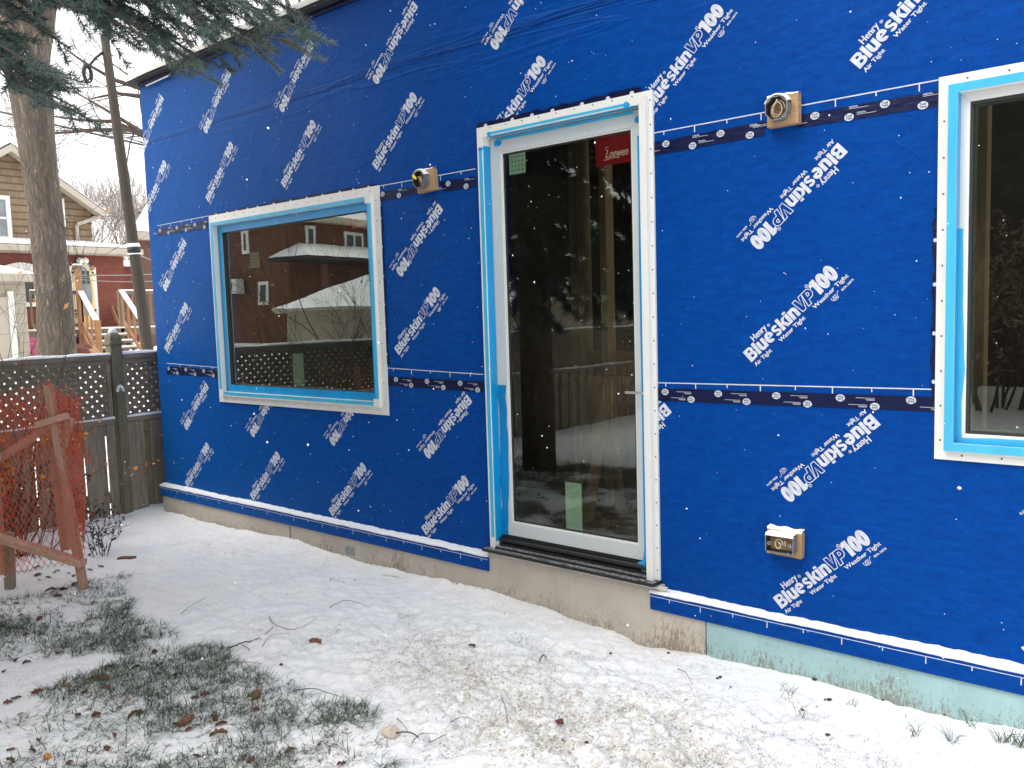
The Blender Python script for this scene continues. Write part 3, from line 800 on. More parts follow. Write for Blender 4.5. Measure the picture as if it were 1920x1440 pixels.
def sticker(px, w, h, y, mat, par, name='label_sticker', prints=None):
    y = y + .0032; p = onY(*px, y); m = MB(); m.box((p[0], y - .0005, p[2] - h), (p[0] + w, y, p[2]))
    mats = [mat]
    if prints:
        mats.append(prints[1]); P_ = prints[0](w, h); base = m.n; vv = np.concatenate(P_.v) + (p[0], y - .0009, p[2] - h); m.v.append(vv); m.n += len(vv)
        for f_ in P_.f: m.f.append([i + base for i in f_]); m.m.append(1)
    return child(m.build(name, mats), par)
def grid_print(w, h):
    P_ = Print()
    for i in range(4):
        for j in range(4): P_.rect(w * (.16 + .2 * i), w * (.16 + .2 * i) + w * .09, h * (.14 + .2 * j), h * (.14 + .2 * j) + h * .06)
    return P_
def script_print(w, h):
    P_ = Print(); P_.text('Loewen', w * .26, w * .84, h * .22, h * .46, .0009, 0, shear=.45)
    P_.ribbon([(w * .22, h * .16), (w * .45, h * .20), (w * .62, h * .19)], h * .025); P_.ribbon([(w * .30, h * .44), (w * .26, h * .52), (w * .34, h * .56)], h * .02)
    return P_
def tape_strip(pts, w, mat, par, y, name='masking_film', edge='x', seed=0, amp=.003):
    """film pressed on a flat face: slightly uneven long edges"""
    r_ = np.random.RandomState(seed); a, b = np.array(pts[0], float), np.array(pts[1], float); n = 40
    t = np.linspace(0, 1, n)[:, None]; c = a + (b - a) * t; d = (b - a) / np.linalg.norm(b - a); nn = np.array([-d[1], d[0]])
    j = fbm(t[:, 0] * 7 + seed, t[:, 0] * 0, seed, 3)[:, None] * amp * 2; k = fbm(t[:, 0] * 6 + 3, t[:, 0] * 0, seed + 5, 3)[:, None] * amp * 2
    A = c + nn * (w / 2 + j); B = c - nn * (w / 2 + k)
    yy = y - .0012 - r_.rand(n) * .0008
    f = np.stack([A[:, 0], yy, A[:, 1]], 1); g = np.stack([B[:, 0], yy, B[:, 1]], 1); f2, g2 = f.copy(), g.copy(); f2[:, 1] = y + .0004; g2[:, 1] = y + .0004
    m = MB(); m.add(np.concatenate([f, g, f2, g2]), [(i, n + i, n + i + 1, i + 1) for i in range(n - 1)] + [(i, i + 1, 2 * n + i + 1, 2 * n + i) for i in range(n - 1)] + [(n + i, 3 * n + i, 3 * n + i + 1, n + i + 1) for i in range(n - 1)])
    return child(m.build(name, mat), par)
def film_box(name, lo, hi, mat, par): m = MB(); m.box(lo, hi); return child(m.build(name, mat), par)

def window(R, kind):
    w = bpy.data.objects.new('window', None); COL.objects.link(w); child(w)
    fl = .046 if kind == 'left' else .034
    A = inset(R, fl)                                     # inner edge of the flange, where the casing rises
    fm = ringframe('nailing_flange', R, A, FL, -.0005, M['vinyl'], w, keep=True)
    B = inset(A, .032)
    ringframe('casing', A, B, -.034, .05, M['vinyl'], w, .002)
    S = inset(B, .045 if kind == 'left' else .030)
    ringframe('sash', B, S, .004, .045, M['vinyl'] if kind != 'left' else M['vinyl'], w, .002)
    ringframe('gasket', S, inset(S, .009), .012, .04, M['gasket'], w)
    ringframe('spacer', inset(S, .009), inset(S, .018), .026, .04, M['spacer'], w)
    pane(inset(S, .001), .0255, w)
    # cyan film pressed over casing and sash
    yc = -.0355
    if kind == 'left':
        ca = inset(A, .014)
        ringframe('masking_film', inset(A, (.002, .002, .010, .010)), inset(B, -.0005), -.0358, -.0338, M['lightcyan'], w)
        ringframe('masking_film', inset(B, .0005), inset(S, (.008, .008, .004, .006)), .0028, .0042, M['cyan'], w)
        for (x, z) in ((A[0], A[2]), (A[1], A[2]), (A[1], A[3])):
            sx = 1 if x == A[0] else -1; sz = 1 if z == A[2] else -1
            film_box('bare_corner', (min(x, x + sx * .05), -.0368, min(z, z + sz * .05)), (max(x, x + sx * .05), -.0359, max(z, z + sz * .05)), M['vinyl'], w)
    else:
        ringframe('masking_film', inset(A, .002), inset(B, -.001), -.0358, -.0338, M['lightcyan'], w)
        # film on the inner return and part of the sash
        m = MB()
        for k, (a, b) in enumerate((((B[0] + .001, B[2]), (B[0] + .001, B[3])), ((B[0], B[2] + .001), (B[1], B[2] + .001)))):
            m.box((min(a[0], b[0]) - .0, -.033, min(a[1], b[1])), (max(a[0], b[0]) + .001, .003, max(a[1], b[1]) + (.001 if k else 0)))
        child(m.build('masking_film', M['cyan']), w)
        tape_strip([(B[0] + .012, B[2]), (B[0] + .006, B[3] * .62 + B[2] * .38)], .022, M['lightcyan'], w, .0035, seed=4, amp=.004)
        tape_strip([(B[0], B[2] + .010), (B[1], B[2] + .008)], .016, M['lightcyan'], w, .0038, seed=7)
    screws(R, fl * .55, FL, .118 if kind == 'left' else .125, w, fm)
    return w, S
wl, SL = window(RW, 'left'); tag(wl, 'smaller window left of the glass door, its frame covered in bright blue film')
wr, SR = window(RR, 'right'); tag(wr, 'window at the right edge of the photo with pale blue film on its white frame')
sticker((468, 474), .112, .105, .0250, M['stickergreen'], wl, prints=(grid_print, M['stickerprint']))
sticker((548, 663), .118, .250, .0250, M['stickergreen'], wl, 'label_strip')
sticker((649, 393), .205, .140, .0250, M['stickerred'], wl, prints=(script_print, M['redprint']))

# ---- the glass door
door = bpy.data.objects.new('glass_door', None); COL.objects.link(door); child(door)
tag(door, 'tall glazed white door left ajar-free between two windows, partly covered with bright blue film')
door['label'] = 'tall glazed white door partly covered with bright blue film'
zs_ = onY(948.5, 1002, .02)[2]                      # underside of the door leaf
DB = RD[2]
DA = inset(RD, (.022, .022, 0, .022)); DBx = (RD[0] + .056, RD[1] - .056, 0, RD[3] - .058)
def legs(name, R0, R1, y0, y1, mat, z0, keep=False):
    """frame on three sides, standing on z0"""
    m = MB()
    P0 = [(R0[0], z0), (R0[0], R0[3]), (R0[1], R0[3]), (R0[1], z0)]; P1 = [(R1[0], z0), (R1[0], R1[3]), (R1[1], R1[3]), (R1[1], z0)]
    for k in range(3):
        m.hexa([(p[0], y0, p[1]) for p in (P0[k], P0[k + 1], P1[k + 1], P1[k])], [(p[0], y1, p[1]) for p in (P0[k], P0[k + 1], P1[k + 1], P1[k])])
    return m if keep else child(m.build(name, mat, bevel=.0015), door)
fm = legs('nailing_flange', RD, DA, FL, -.0005, M['vinyl'], DB, True)
legs('casing', DA, DBx, -.036, .062, M['vinyl'], DB)
SD = (DBx[0] + .004, DBx[1] - .004, zs_, DBx[3] - .004); SG = (SD[0] + .068, SD[1] - .068, SD[2] + .070, SD[3] - .074)
ringframe('door_leaf', SD, SG, .020, .060, M['sash'], door, .0025)
m = MB(); o_ = inset(SG, 0); i_ = inset(SG, .007)
ringframe('glazing_bead', SG, i_, .026, .05, M['vinyl'], door)
ringframe('gasket', i_, inset(i_, .008), .032, .05, M['gasket'], door)
pane(inset(SG, .001), .036, door)
sticker((954, 287), .107, .110, .0355, M['stickergreen'], door, prints=(grid_print, M['stickerprint']))
sticker((1116, 252), .212, .150, .0355, M['stickerred'], door, prints=(script_print, M['redprint']))
sticker((1059.5, 903), .100, .245, .0355, M['stickergreen'], door, 'label_strip')
hp = onY(1173, 735.5, -.02); m = MB(); m.box((hp[0], -.028, hp[2] - .006), (hp[0] + .12, -.018, hp[2] + .006)); m.tube([(hp[0] + .112, -.02, hp[2]), (hp[0] + .112, .022, hp[2])], .007, 10)
child(m.build('door_handle', M['steel'], bevel=.002), door)
# film: pale on the casing face, deeper on the return, ragged on the leaf
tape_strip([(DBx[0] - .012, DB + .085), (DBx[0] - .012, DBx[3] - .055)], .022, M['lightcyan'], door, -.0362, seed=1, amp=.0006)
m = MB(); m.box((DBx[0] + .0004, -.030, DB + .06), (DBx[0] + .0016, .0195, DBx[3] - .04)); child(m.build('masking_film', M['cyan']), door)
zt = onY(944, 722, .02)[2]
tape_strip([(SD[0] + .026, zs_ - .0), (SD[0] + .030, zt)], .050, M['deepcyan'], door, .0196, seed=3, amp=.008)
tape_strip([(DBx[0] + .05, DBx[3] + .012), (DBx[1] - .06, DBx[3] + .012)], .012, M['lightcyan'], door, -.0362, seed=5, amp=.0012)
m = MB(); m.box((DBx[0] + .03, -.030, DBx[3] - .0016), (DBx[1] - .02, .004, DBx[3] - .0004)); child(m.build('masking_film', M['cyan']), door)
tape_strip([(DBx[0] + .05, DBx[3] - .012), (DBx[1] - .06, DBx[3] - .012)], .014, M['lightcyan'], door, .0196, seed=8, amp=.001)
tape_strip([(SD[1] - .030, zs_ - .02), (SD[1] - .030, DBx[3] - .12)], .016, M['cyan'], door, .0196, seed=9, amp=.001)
for x, z, w_, y in ((DBx[0] - .012, DBx[3] - .055, .03, -.0375), (DBx[1] - .06, DBx[3] + .010, .034, -.0375), (DBx[0] + .05, DBx[3] + .010, .03, -.0375), (DBx[0] + .055, DBx[3] - .03, .05, .0180), (DBx[1] - .035, DBx[3] - .05, .04, .0180)):
    m = MB(); a = np.linspace(0, 2 * np.pi, 14)[:-1]; rr = w_ * .5 * (1 + .25 * nr.randn(13) * .5)
    m.hexa([(x + r * math.cos(t), y - .0006, z + .7 * r * math.sin(t)) for r, t in zip(rr, a)], [(x + r * math.cos(t), y + .0012, z + .7 * r * math.sin(t)) for r, t in zip(rr, a)])
    child(m.build('film_end', M['cyan']), door)
m = MB()                                             # torn film hanging at the lower right corner
x = SD[1] - .032
m.hexa([(x - .006, .0185, zs_ + .05), (x + .012, .0185, zs_ + .05), (x + .010, -.004, zs_ - .02), (x - .012, -.002, zs_ - .06)], [(x - .006, .0175, zs_ + .05), (x + .012, .0175, zs_ + .05), (x + .010, -.0055, zs_ - .02), (x - .012, -.0035, zs_ - .06)])
m.hexa([(x - .04, .010, zs_ - .012), (x - .002, .012, zs_ + .01), (x + .004, -.01, zs_ - .035), (x - .02, .002, zs_ - .03)], [(x - .04, .009, zs_ - .012), (x - .002, .011, zs_ + .01), (x + .004, -.011, zs_ - .035), (x - .02, .001, zs_ - .03)])
child(m.build('film_end', M['cyan']), door)
screws((RD[0], RD[1], DB, RD[3]), .011, FL, .105, door, fm)
# black sill in steps, wet snow specks on its treads
m = MB()
m.box((RD[0] - .006, -.075, .2635), (RD[1] + .004, .10, .279))
m.box((DBx[0] + .002, -.040, .279), (DBx[1] - .002, .10, .290))
m.box((DBx[0] + .002, .012, .290), (DBx[1] - .002, .10, zs_ - .004))
m.tube([(DBx[0] + .004, .004, zs_ - .026), (DBx[1] - .004, .004, zs_ - .026)], .013, 12)
m.box((DBx[0] + .002, -.006, .290), (DBx[1] - .002, .012, .303))
child(m.build('door_sill', M['rubber'], bevel=.002), door)
m = MB(); m.box((RD[0] + .0, -.072, .2792), (RD[1] - .0, -.0405, .2804)); m.box((DBx[0] + .004, -.037, .2902), (DBx[1] - .004, -.008, .2914)); child(m.build('sill_tread', M['speckle']), door)
n = 160; t = np.linspace(RD[0] + .1, RD[1] + .05, n); r_ = np.random.RandomState(3)     # thin snow line on the parging lip below
m = MB(); fy = -.034 + .004 * fbm(t * 20, t * 0, 3); hh = .260 - .004 * r_.rand(n)
m.add(np.concatenate([np.stack([t, fy, hh - .014 - .006 * fbm(t * 9, t * 0, 1)], 1), np.stack([t, fy - .004, hh], 1), np.stack([t, np.full(n, -.026), hh + .002], 1)]), [(k * n + i, k * n + i + 1, (k + 1) * n + i + 1, (k + 1) * n + i) for k in range(2) for i in range(n - 1)])
child(m.build('ledge_snow', M['creamsnow']))

# ---- electrical boxes on their wooden blocks
def loops(c, r, n, y, turns, amp=.3, seed=0):
    r_ = np.random.RandomState(seed); a = np.linspace(0, turns * 2 * np.pi, n); rr = r * (1 - .45 * a / a.max()) * (1 + amp * .2 * np.sin(a * 1.3 + seed))
    return np.stack([c[0] + rr * np.cos(a) * .85, np.full(n, y) + .006 * np.sin(a * .7), c[1] + rr * np.sin(a)], 1)
def ebox(px, label, kind, seed, block=(.125, .115)):
    g = bpy.data.objects.new('electrical_box', None); COL.objects.link(g); child(g); g['label'] = label
    p = onY(*px, -.035); x, z = p[0], p[2]; bw, bh = block
    ang = (.0, -.05, .03)[seed % 3]; R_ = Matrix.Translation((x, 0, z)) @ Matrix.Rotation(ang, 4, 'Y')
    m = MB(); m.box((-bw / 2, -.036, -bh / 2), (bw / 2, -.0005, bh / 2), 0, R_); child(m.build('mounting_block', M['plywood'], bevel=.002), g)
    m = MB()                                         # snow lying on the block
    n = 24; t = np.linspace(-bw / 2, bw / 2, n); hh = .006 + .004 * np.sin(t * 90 + seed) * .5
    V_ = np.concatenate([np.stack([t, np.full(n, -.037), np.full(n, bh / 2 - .001)], 1), np.stack([t, np.full(n, -.034), bh / 2 + hh], 1), np.stack([t, np.full(n, -.002), bh / 2 + hh * 1.4], 1)])
    V_ = V_ @ np.array(R_.to_3x3()).T + np.array(R_.translation)
    m.add(V_, [(k * n + i, k * n + i + 1, (k + 1) * n + i + 1, (k + 1) * n + i) for k in range(2) for i in range(n - 1)]); child(m.build('snow_cap', M['snow'], smooth=True), g)
    cx, cz = x - .008 * (1 if kind == 'oct' else 0), z + .004; yb, yf = -.036, -.078
    m = MB()
    if kind == 'oct': prof = [(.049 * math.cos(a), .049 * math.sin(a)) for a in np.radians(np.arange(0, 360, 45) + 22.5)]; prof = [(a * .97, b) for a, b in prof]
    else: prof = [(-.056, -.034), (.056, -.034), (.059, -.031), (.059, .031), (.056, .034), (-.056, .034), (-.059, .031), (-.059, -.031)]; cx -= .003
    n = len(prof); rings = []
    for s, y in ((1, yb), (1, yf), (.93, yf), (.92, yb + .006)): rings += [(cx + a * s, y, cz + b * s) for a, b in prof]
    f = [(k * n + i, k * n + (i + 1) % n, (k + 1) * n + (i + 1) % n, (k + 1) * n + i) for k in range(3) for i in range(n)]
    m.add(rings, f, 0); m.m[-n:] = [1] * n; m.add(rings[-n:], [tuple(range(n))], 1)
    for s in (-1, 1):                                # screw ears
        ex, ez = (cx + s * .032, cz - s * .034) if kind == 'oct' else (cx + s * .043, cz)
        m.lathe([(.008, 0), (.008, .002)], (ex, yf + .003, ez), 10, 0, axis=1, sgn=-1); m.lathe([(.003, 0), (.003, .0004)], (ex, yf + .0008, ez), 8, 1, axis=1, sgn=-1)
    child(m.build('steel_box', [M['galv'], M['galvdark']]), g)
    if kind == 'oct':
        m = MB(); k = 10; a = np.radians(np.linspace(25, 155, k)); vv = []
        for rr, y, dz in ((.049, yf - .001, .0), (.055, yf + .003, .003), (.058, (yb + yf) / 2, .004), (.050, yb, .001)): vv.append(np.stack([cx + rr * np.cos(a), np.full(k, y), cz + rr * np.sin(a) * 1.02 + dz * 0], 1))
        m.add(np.concatenate(vv), [(q * k + i, q * k + i + 1, (q + 1) * k + i + 1, (q + 1) * k + i) for q in range(3) for i in range(k - 1)]); child(m.build('snow_cap', M['snow'], smooth=True), g)
    else:
        m = MB(); k = 16; t = np.linspace(-.058, .058, k); vv = [np.stack([cx + t, np.full(k, y), np.full(k, cz + h)], 1) for y, h in ((yf - .001, .033), (yf + .004, .043), (yb, .045))]
        m.add(np.concatenate(vv), [(q * k + i, q * k + i + 1, (q + 1) * k + i + 1, (q + 1) * k + i) for q in range(2) for i in range(k - 1)]); child(m.build('snow_cap', M['snow'], smooth=True), g)
    return g, cx, cz, yf
g, x, z, y = ebox((1467, 207), 'eight-sided steel box with one coiled cream wire, right of the glass door', 'oct', 0)
m = MB(); m.tube(loops((x, z - .002), .034, 60, y + .012, 2.0, seed=2), .0015, 6); m.tube([(x - .02, y + .02, z - .02), (x - .012, y + .006, z + .005), (x + .004, y + .002, z + .033)], .0017, 6); child(m.build('wire', M['wire'], smooth=True), g)
m = MB(); m.tube(loops((x + .004, z - .004), .014, 30, y + .02, 1.5, seed=4), .003, 6); child(m.build('wire', M['copper'], smooth=True), g)
g, x, z, y = ebox((797, 339), 'eight-sided steel box stuffed with yellow and black wires, left of the glass door', 'oct', 1, (.13, .115))
m = MB(); m.tube([(x - .034, y - .004, z + .024), (x - .022, y - .006, z + .012), (x - .012, y - .002, z + .004)], [.008, .0095, .006], 8); child(m.build('wire', M['yellowwire'], smooth=True), g)
for k in range(4):
    m = MB(); m.tube([(x - .012 + .006 * k, y + .004, z + .018 - .002 * k), (x + .004 + .006 * k, y - .004, z + .012), (x + .018 + .002 * k, y + .002, z - .022 + .003 * k)], .0017, 6); child(m.build('wire', M['wire'] if k % 2 else M['copper'], smooth=True), g)
g, x, z, y = ebox((1470, 1019), 'flat rectangular steel box with snow on top, low on the blue wall', 'rect', 2, (.145, .105))
m = MB(); m.tube(loops((x - .008, z - .002), .022, 40, y + .010, 1.2, seed=1), .0022, 6); m.tube([(x + .012, y + .02, z - .014), (x + .024, y + .006, z - .002), (x + .020, y + .01, z + .016)], .002, 6); child(m.build('wire', M['wire'], smooth=True), g)

# ------------------------------------------------------------------ ground
CT = [((310, 958)), (420, 985), (560, 1010), (660, 1045), (760, 1070), (930, 1105), (1060, 1150), (1200, 1210), (1330, 1232), (1480, 1262), (1640, 1310), (1780, 1345), (1920, 1362)]
CW = np.array([onY(*p, -.026) for p in CT])
GP = [(-80, 1120), (60, 1120), (150, 1095), (228, 1082), (240, 1110), (262, 1160), (310, 1170), (330, 1210), (400, 1215), (480, 1265), (540, 1270), (590, 1300), (640, 1310), (700, 1330), (725, 1380), (730, 1440), (740, 1700), (-300, 1700)]
GPW = np.array([onZ(*p)[:2] for p in GP if p[1] < 1600])
GPW = np.concatenate([GPW, [(-1.7, -2.4), (-2.2, -3.6), (-5.6, -3.8)]])
SNOWP = [[onZ(*p)[:2] for p in poly] for poly in (
    [(-40, 1250), (60, 1235), (130, 1232), (190, 1225), (235, 1228), (150, 1265), (60, 1300), (60, 1330), (-40, 1350)],
    [(120, 1140), (165, 1138), (170, 1160), (128, 1165)],
    [(330, 1300), (372, 1305), (370, 1325), (340, 1330)],
    [(-40, 1350), (60, 1360), (60, 1400), (0, 1440), (-40, 1440)])]
def inpoly(x, y, poly):
    poly = np.asarray(poly); c = np.zeros(x.shape, bool); n = len(poly); j = n - 1
    for i in range(n):
        xi, yi = poly[i]; xj, yj = poly[j]
        k = ((yi > y) != (yj > y)) & (x < (xj - xi) * (y - yi) / (yj - yi + 1e-12) + xi); c ^= k; j = i
    return c
def grassmask(x, y):
    wx = x + .10 * fbm(x * 6, y * 6, 31); wy = y + .10 * fbm(x * 6, y * 6, 41)
    k = inpoly(wx, wy, GPW)
    for p in SNOWP: k &= ~inpoly(wx, wy, p)
    return k
def gz(x, y, fine=True):
    x = np.asarray(x, float); y = np.asarray(y, float)
    z = .020 * fbm(x * 1.1, y * 1.1, 1) 
    near = np.exp(-np.maximum(-y, 0) / .10) * (y < .3)
    cz = np.interp(x, CW[:, 0], CW[:, 2])
    z = z * (1 - near) + near * (cz + .012 * fbm(x * 9, y * 3, 17))
    if fine:
        z = z + .012 * fbm(x * 7, y * 7, 3) + .005 * fbm(x * 26, y * 26, 5, 3) * (1 - .5 * near)
        walk = np.exp(-(((x + 2.4) / 1.5) ** 2 + ((y + .85) / .55) ** 2))
        z = z + (.35 + walk) * (.030 * np.abs(fbm(x * 11, y * 11, 8, 3)) + .012 * fbm(x * 38, y * 38, 9, 2) - .010) * (x > -5.6)
    far = np.clip((-8.5 - x) / 14, 0, 1); z = z + .55 * far * far * (3 - 2 * far)
    return z
def gzs(x, y): return float(gz(np.array([x]), np.array([y]))[0])
def lines(lo, hi, d, out):
    a = list(np.arange(lo, hi + 1e-6, d)); s = d
    x = hi
    while x < out[1]: s *= 1.22; x += s; a.append(x)
    s = d; x = lo
    while x > out[0]: s *= 1.22; x -= s; a.insert(0, x)
    return np.array(a)
gx = lines(-7.0, .4, .0125, (-150, 150)); gy = lines(-2.9, 0.0, .0125, (-150, 150))
X, Y = np.meshgrid(gx, gy, indexing='ij')
Z = gz(X, Y)
FM = np.zeros(X.shape)
def boot(cx, cy, a, d=.014, L=.30):
    global Z
    u = (X - cx) * math.cos(a) + (Y - cy) * math.sin(a); v = -(X - cx) * math.sin(a) + (Y - cy) * math.cos(a)
    w = .052 * (1 - .22 * np.cos(u / L * 2 * np.pi + .6)); k = (np.abs(u) < L / 2) & (np.abs(v) < w * np.sqrt(np.clip(1 - (2 * u / L) ** 4, 0, 1)))
    Z = np.where(k, Z - d + .007 * (np.sin(u * 240) > .1), Z)
    FM[k] = 1.0
FP = [onZ(*p)[:2] for p in ((1345, 1425), (1560, 1385), (1130, 1330), (1250, 1240), (940, 1290), (1050, 1400), (820, 1250), (1480, 1330), (1640, 1420), (760, 1160), (880, 1380), (600, 1190), (1180, 1420), (1010, 1210), (700, 1280))]
FP += [onZ(nr.uniform(620, 1900), nr.uniform(1180, 1440))[:2] for _ in range(26)]
FP = [p for p in FP if p[1] < -.28]
for k, p in enumerate(FP): boot(p[0], p[1], 2.6 + 1.1 * math.sin(k * 2.3), .017)
idx_ = np.arange(X.size).reshape(X.shape)
Fg = np.stack([idx_[:-1, :-1].ravel(), idx_[1:, :-1].ravel(), idx_[1:, 1:].ravel(), idx_[:-1, 1:].ravel()], 1)
def groundmat():
    m = newmat('snowy_ground', (.86, .87, .88), .65); t = NT(m)
    at = t.n('ShaderNodeAttribute', attribute_name='cover'); s = t.sep(at.outputs['Vector'])      # x grass, y trodden mud
    n = t.noise(22, 6, .75); n2 = t.noise(75, 4, .75); big = t.noise(2.2, 4, .6); st = t.noise(24, 7, .8, t.map((1.3, .9, 1), (0, 0, .6)), .6)
    snow = t.mix(t.ramp(big, [(.3, 0.0), (.7, 1.0)]), (.86, .87, .89), (.93, .92, .91))
    gr = t.math('ADD', t.math('MULTIPLY', s[0], .14), t.math('MULTIPLY', t.math('SUBTRACT', n, .5), 2.2))
    soil = t.mix(t.ramp(n2, [(.35, 0.0), (.65, 1.0)]), (.07, .085, .055), (.30, .31, .26))
    c = t.mix(t.math('MULTIPLY', t.ramp(gr, [(.20, 0.0), (.40, .9)]), t.ramp(s[0], [(.1, 0.0), (.6, 1.0)])), snow, soil)
    mu = t.math('ADD', t.math('MULTIPLY', s[1], .34), t.math('MULTIPLY', t.math('SUBTRACT', st, .5), 1.5))
    c = t.mix(t.math('MULTIPLY', t.ramp(mu, [(.20, 0.0), (.42, .85)]), t.ramp(s[1], [(.02, 0.0), (.5, 1.0)])), c, (.55, .50, .42))
    mu2 = t.math('ADD', t.math('MULTIPLY', s[1], .2), t.math('MULTIPLY', t.math('SUBTRACT', n2, .5), 1.5))
    c = t.mix(t.math('MULTIPLY', t.ramp(mu2, [(.24, 0.0), (.36, .85)]), t.ramp(s[1], [(.0, .12), (.5, 1.0)])), c, (.15, .12, .09))
    c = t.mix(t.math('MULTIPLY', s[1], .10), c, (.66, .60, .50))
    fk = t.noise(120, 5, .8); blot = t.noise(7, 3, .6); fm = t.math('MULTIPLY', s[2], t.ramp(blot, [(.40, .15), (.6, 1.0)]))
    k3 = t.math('MULTIPLY', fm, t.ramp(fk, [(.50, 0.0), (.60, .8)])); c = t.mix(k3, c, (.17, .15, .11))
    k4 = t.math('MULTIPLY', t.ramp(t.noise(4.2, 4, .65), [(.50, 0.0), (.66, 1.0)]), t.ramp(t.noise(90, 4, .8), [(.55, 0.0), (.63, .75)])); c = t.mix(k4, c, (.22, .20, .16))
    t.col(c); p = t.bump(n, .012, .8); t.bump(n2, .006, .8, p); return m
gmask = grassmask(X, Y).astype(float)
for _ in range(3):
    gmask[1:-1, 1:-1] = (gmask[1:-1, 1:-1] * 2 + gmask[:-2, 1:-1] + gmask[2:, 1:-1] + gmask[1:-1, :-2] + gmask[1:-1, 2:]) / 6
px1 = onZ(1040, 1230); walkm = np.clip(.62 * np.exp(-(((X - px1[0]) / 1.0) ** 2 + ((Y + .75) / .55) ** 2) * .9) + .35 * np.exp(-(((X + 1.6) / 1.8) ** 2 + ((Y + .9) / .5) ** 2)) + .5 * fbm(X * 2.5, Y * 2.5, 77) * (X > -5.5) * (Y > -3) * (X < 1), 0, 1)
walkm *= (1 - gmask) * (np.abs(X) < 9)
ground = fast('ground', np.stack([X.ravel(), Y.ravel(), Z.ravel()], 1), Fg, groundmat(), smooth=True, k=4)
tag(ground, 'snow-dusted yard with trodden mud and bare grass patches', kind='structure')
ca = ground.data.attributes.new('cover', 'FLOAT_VECTOR', 'POINT')
ca.data.foreach_set('vector', np.stack([gmask.ravel(), walkm.ravel(), FM.ravel()], 1).astype(np.float32).ravel())

# grass blades poking through the snow
def blades(n, xr, yr, keep, name, h=(.022, .078), w=.0013):
    x = xr[0] + nr.rand(n) * (xr[1] - xr[0]); y = yr[0] + nr.rand(n) * (yr[1] - yr[0]); k = keep(x, y); x, y = x[k], y[k]; n = len(x)
    z = gz(x, y) - .004; a = nr.rand(n) * 2 * np.pi; a = np.where(nr.rand(n) < .5, .4 + .7 * nr.randn(n), a); a = a + 1.2 * fbm(x * 4, y * 4, 61); L = h[0] + (h[1] - h[0]) * nr.rand(n) ** 1.6; lean = .7 + .75 * nr.rand(n)
    wa = a + np.pi / 2; W = w * (.6 + .8 * nr.rand(n)); wx, wy = np.cos(wa) * W, np.sin(wa) * W
    V_ = []; pts = [(0, 0, 1), (.35, .45, .9), (.75, .8, .55)]
    for s, hh, ww in pts:
        cx = x + np.cos(a) * L * s * lean * .8; cy = y + np.sin(a) * L * s * lean * .8; cz = z + L * hh * np.clip(1.15 - lean * .55, .3, 1)
        V_ += [np.stack([cx - wx * ww, cy - wy * ww, cz], 1), np.stack([cx + wx * ww, cy + wy * ww, cz], 1)]
    tip = np.stack([x + np.cos(a) * L * 1.15 * lean * .8, y + np.sin(a) * L * 1.15 * lean * .8, z + L * .85 * np.clip(1.15 - lean * .55, .3, 1)], 1); V_.append(tip)
    VV = np.stack(V_, 1).reshape(-1, 3); b = np.arange(n)[:, None] * 7
    F_ = np.concatenate([b + [[0, 1, 3]], b + [[0, 3, 2]], b + [[2, 3, 5]], b + [[2, 5, 4]], b + [[4, 5, 6]]])
    return VV, F_
def grassmat():
    m = newmat('winter_grass', (.05, .07, .03), .75); t = NT(m)
    n = t.noise(9, 4, .6); n2 = t.noise(160, 2, .6)
    c = t.ramp(n, [(.3, (.028, .050, .026)), (.5, (.050, .078, .036)), (.72, (.10, .115, .055))])
    t.col(t.mix(t.ramp(n2, [(.60, 0.0), (.72, .6)]), c, (.6, .62, .62))); return m
GM = grassmat()
def keepg(x, y): return grassmask(x, y) & (fbm(x * 3.2, y * 3.2, 91) + .35 * fbm(x * 14, y * 14, 92) + .35 * fbm(x * 30, y * 30, 93) > .0 - .50 * nr.rand(len(x)) ** 2)
V1, F1 = blades(150000, (-5.6, -1.6), (-3.4, -.9), keepg, 'g')
def keepr(x, y): return (~grassmask(x, y)) & (vnoise(x * 9, y * 9, 55) > .40)
V2, F2 = blades(14000, (-5.8, .3), (-2.4, -.12), keepr, 'g', (.015, .045))
tag(fast('grass', np.concatenate([V1, V2]), np.concatenate([F1, F2 + len(V1)]), GM), 'thin green grass poking through the snow', 'grass', kind='stuff')
# sparse tufts at the lower right
def tuft(px, n, L, seed):
    r_ = np.random.RandomState(seed); p = onZ(*px); m = MB(); z = gzs(p[0], p[1])
    for k in range(n):
        a = r_.rand() * 6.28; l = L * (.5 + r_.rand()); q = p + (r_.randn() * .012, r_.randn() * .012, 0)
        m.tube([(q[0], q[1], z - .005), (q[0] + .4 * l * math.cos(a), q[1] + .4 * l * math.sin(a), z + l * .6), (q[0] + l * math.cos(a) * .9, q[1] + l * math.sin(a) * .9, z + l * .75)], [.0011, .0009, .0003], 3)
    return tag(m.build('grass_tuft', GM), 'small tuft of grass standing alone in the snow near the mint board', 'grass tuft', 'lone grass tufts at lower right')
for k, a in enumerate((((1475, 1300), 9, .04), ((1500, 1335), 8, .045), ((1715, 1375), 12, .045), ((1790, 1392), 12, .05), ((1820, 1360), 10, .05), ((1880, 1395), 22, .05), ((1910, 1400), 22, .06), ((1592, 1318), 6, .03))): tuft(*a, k)

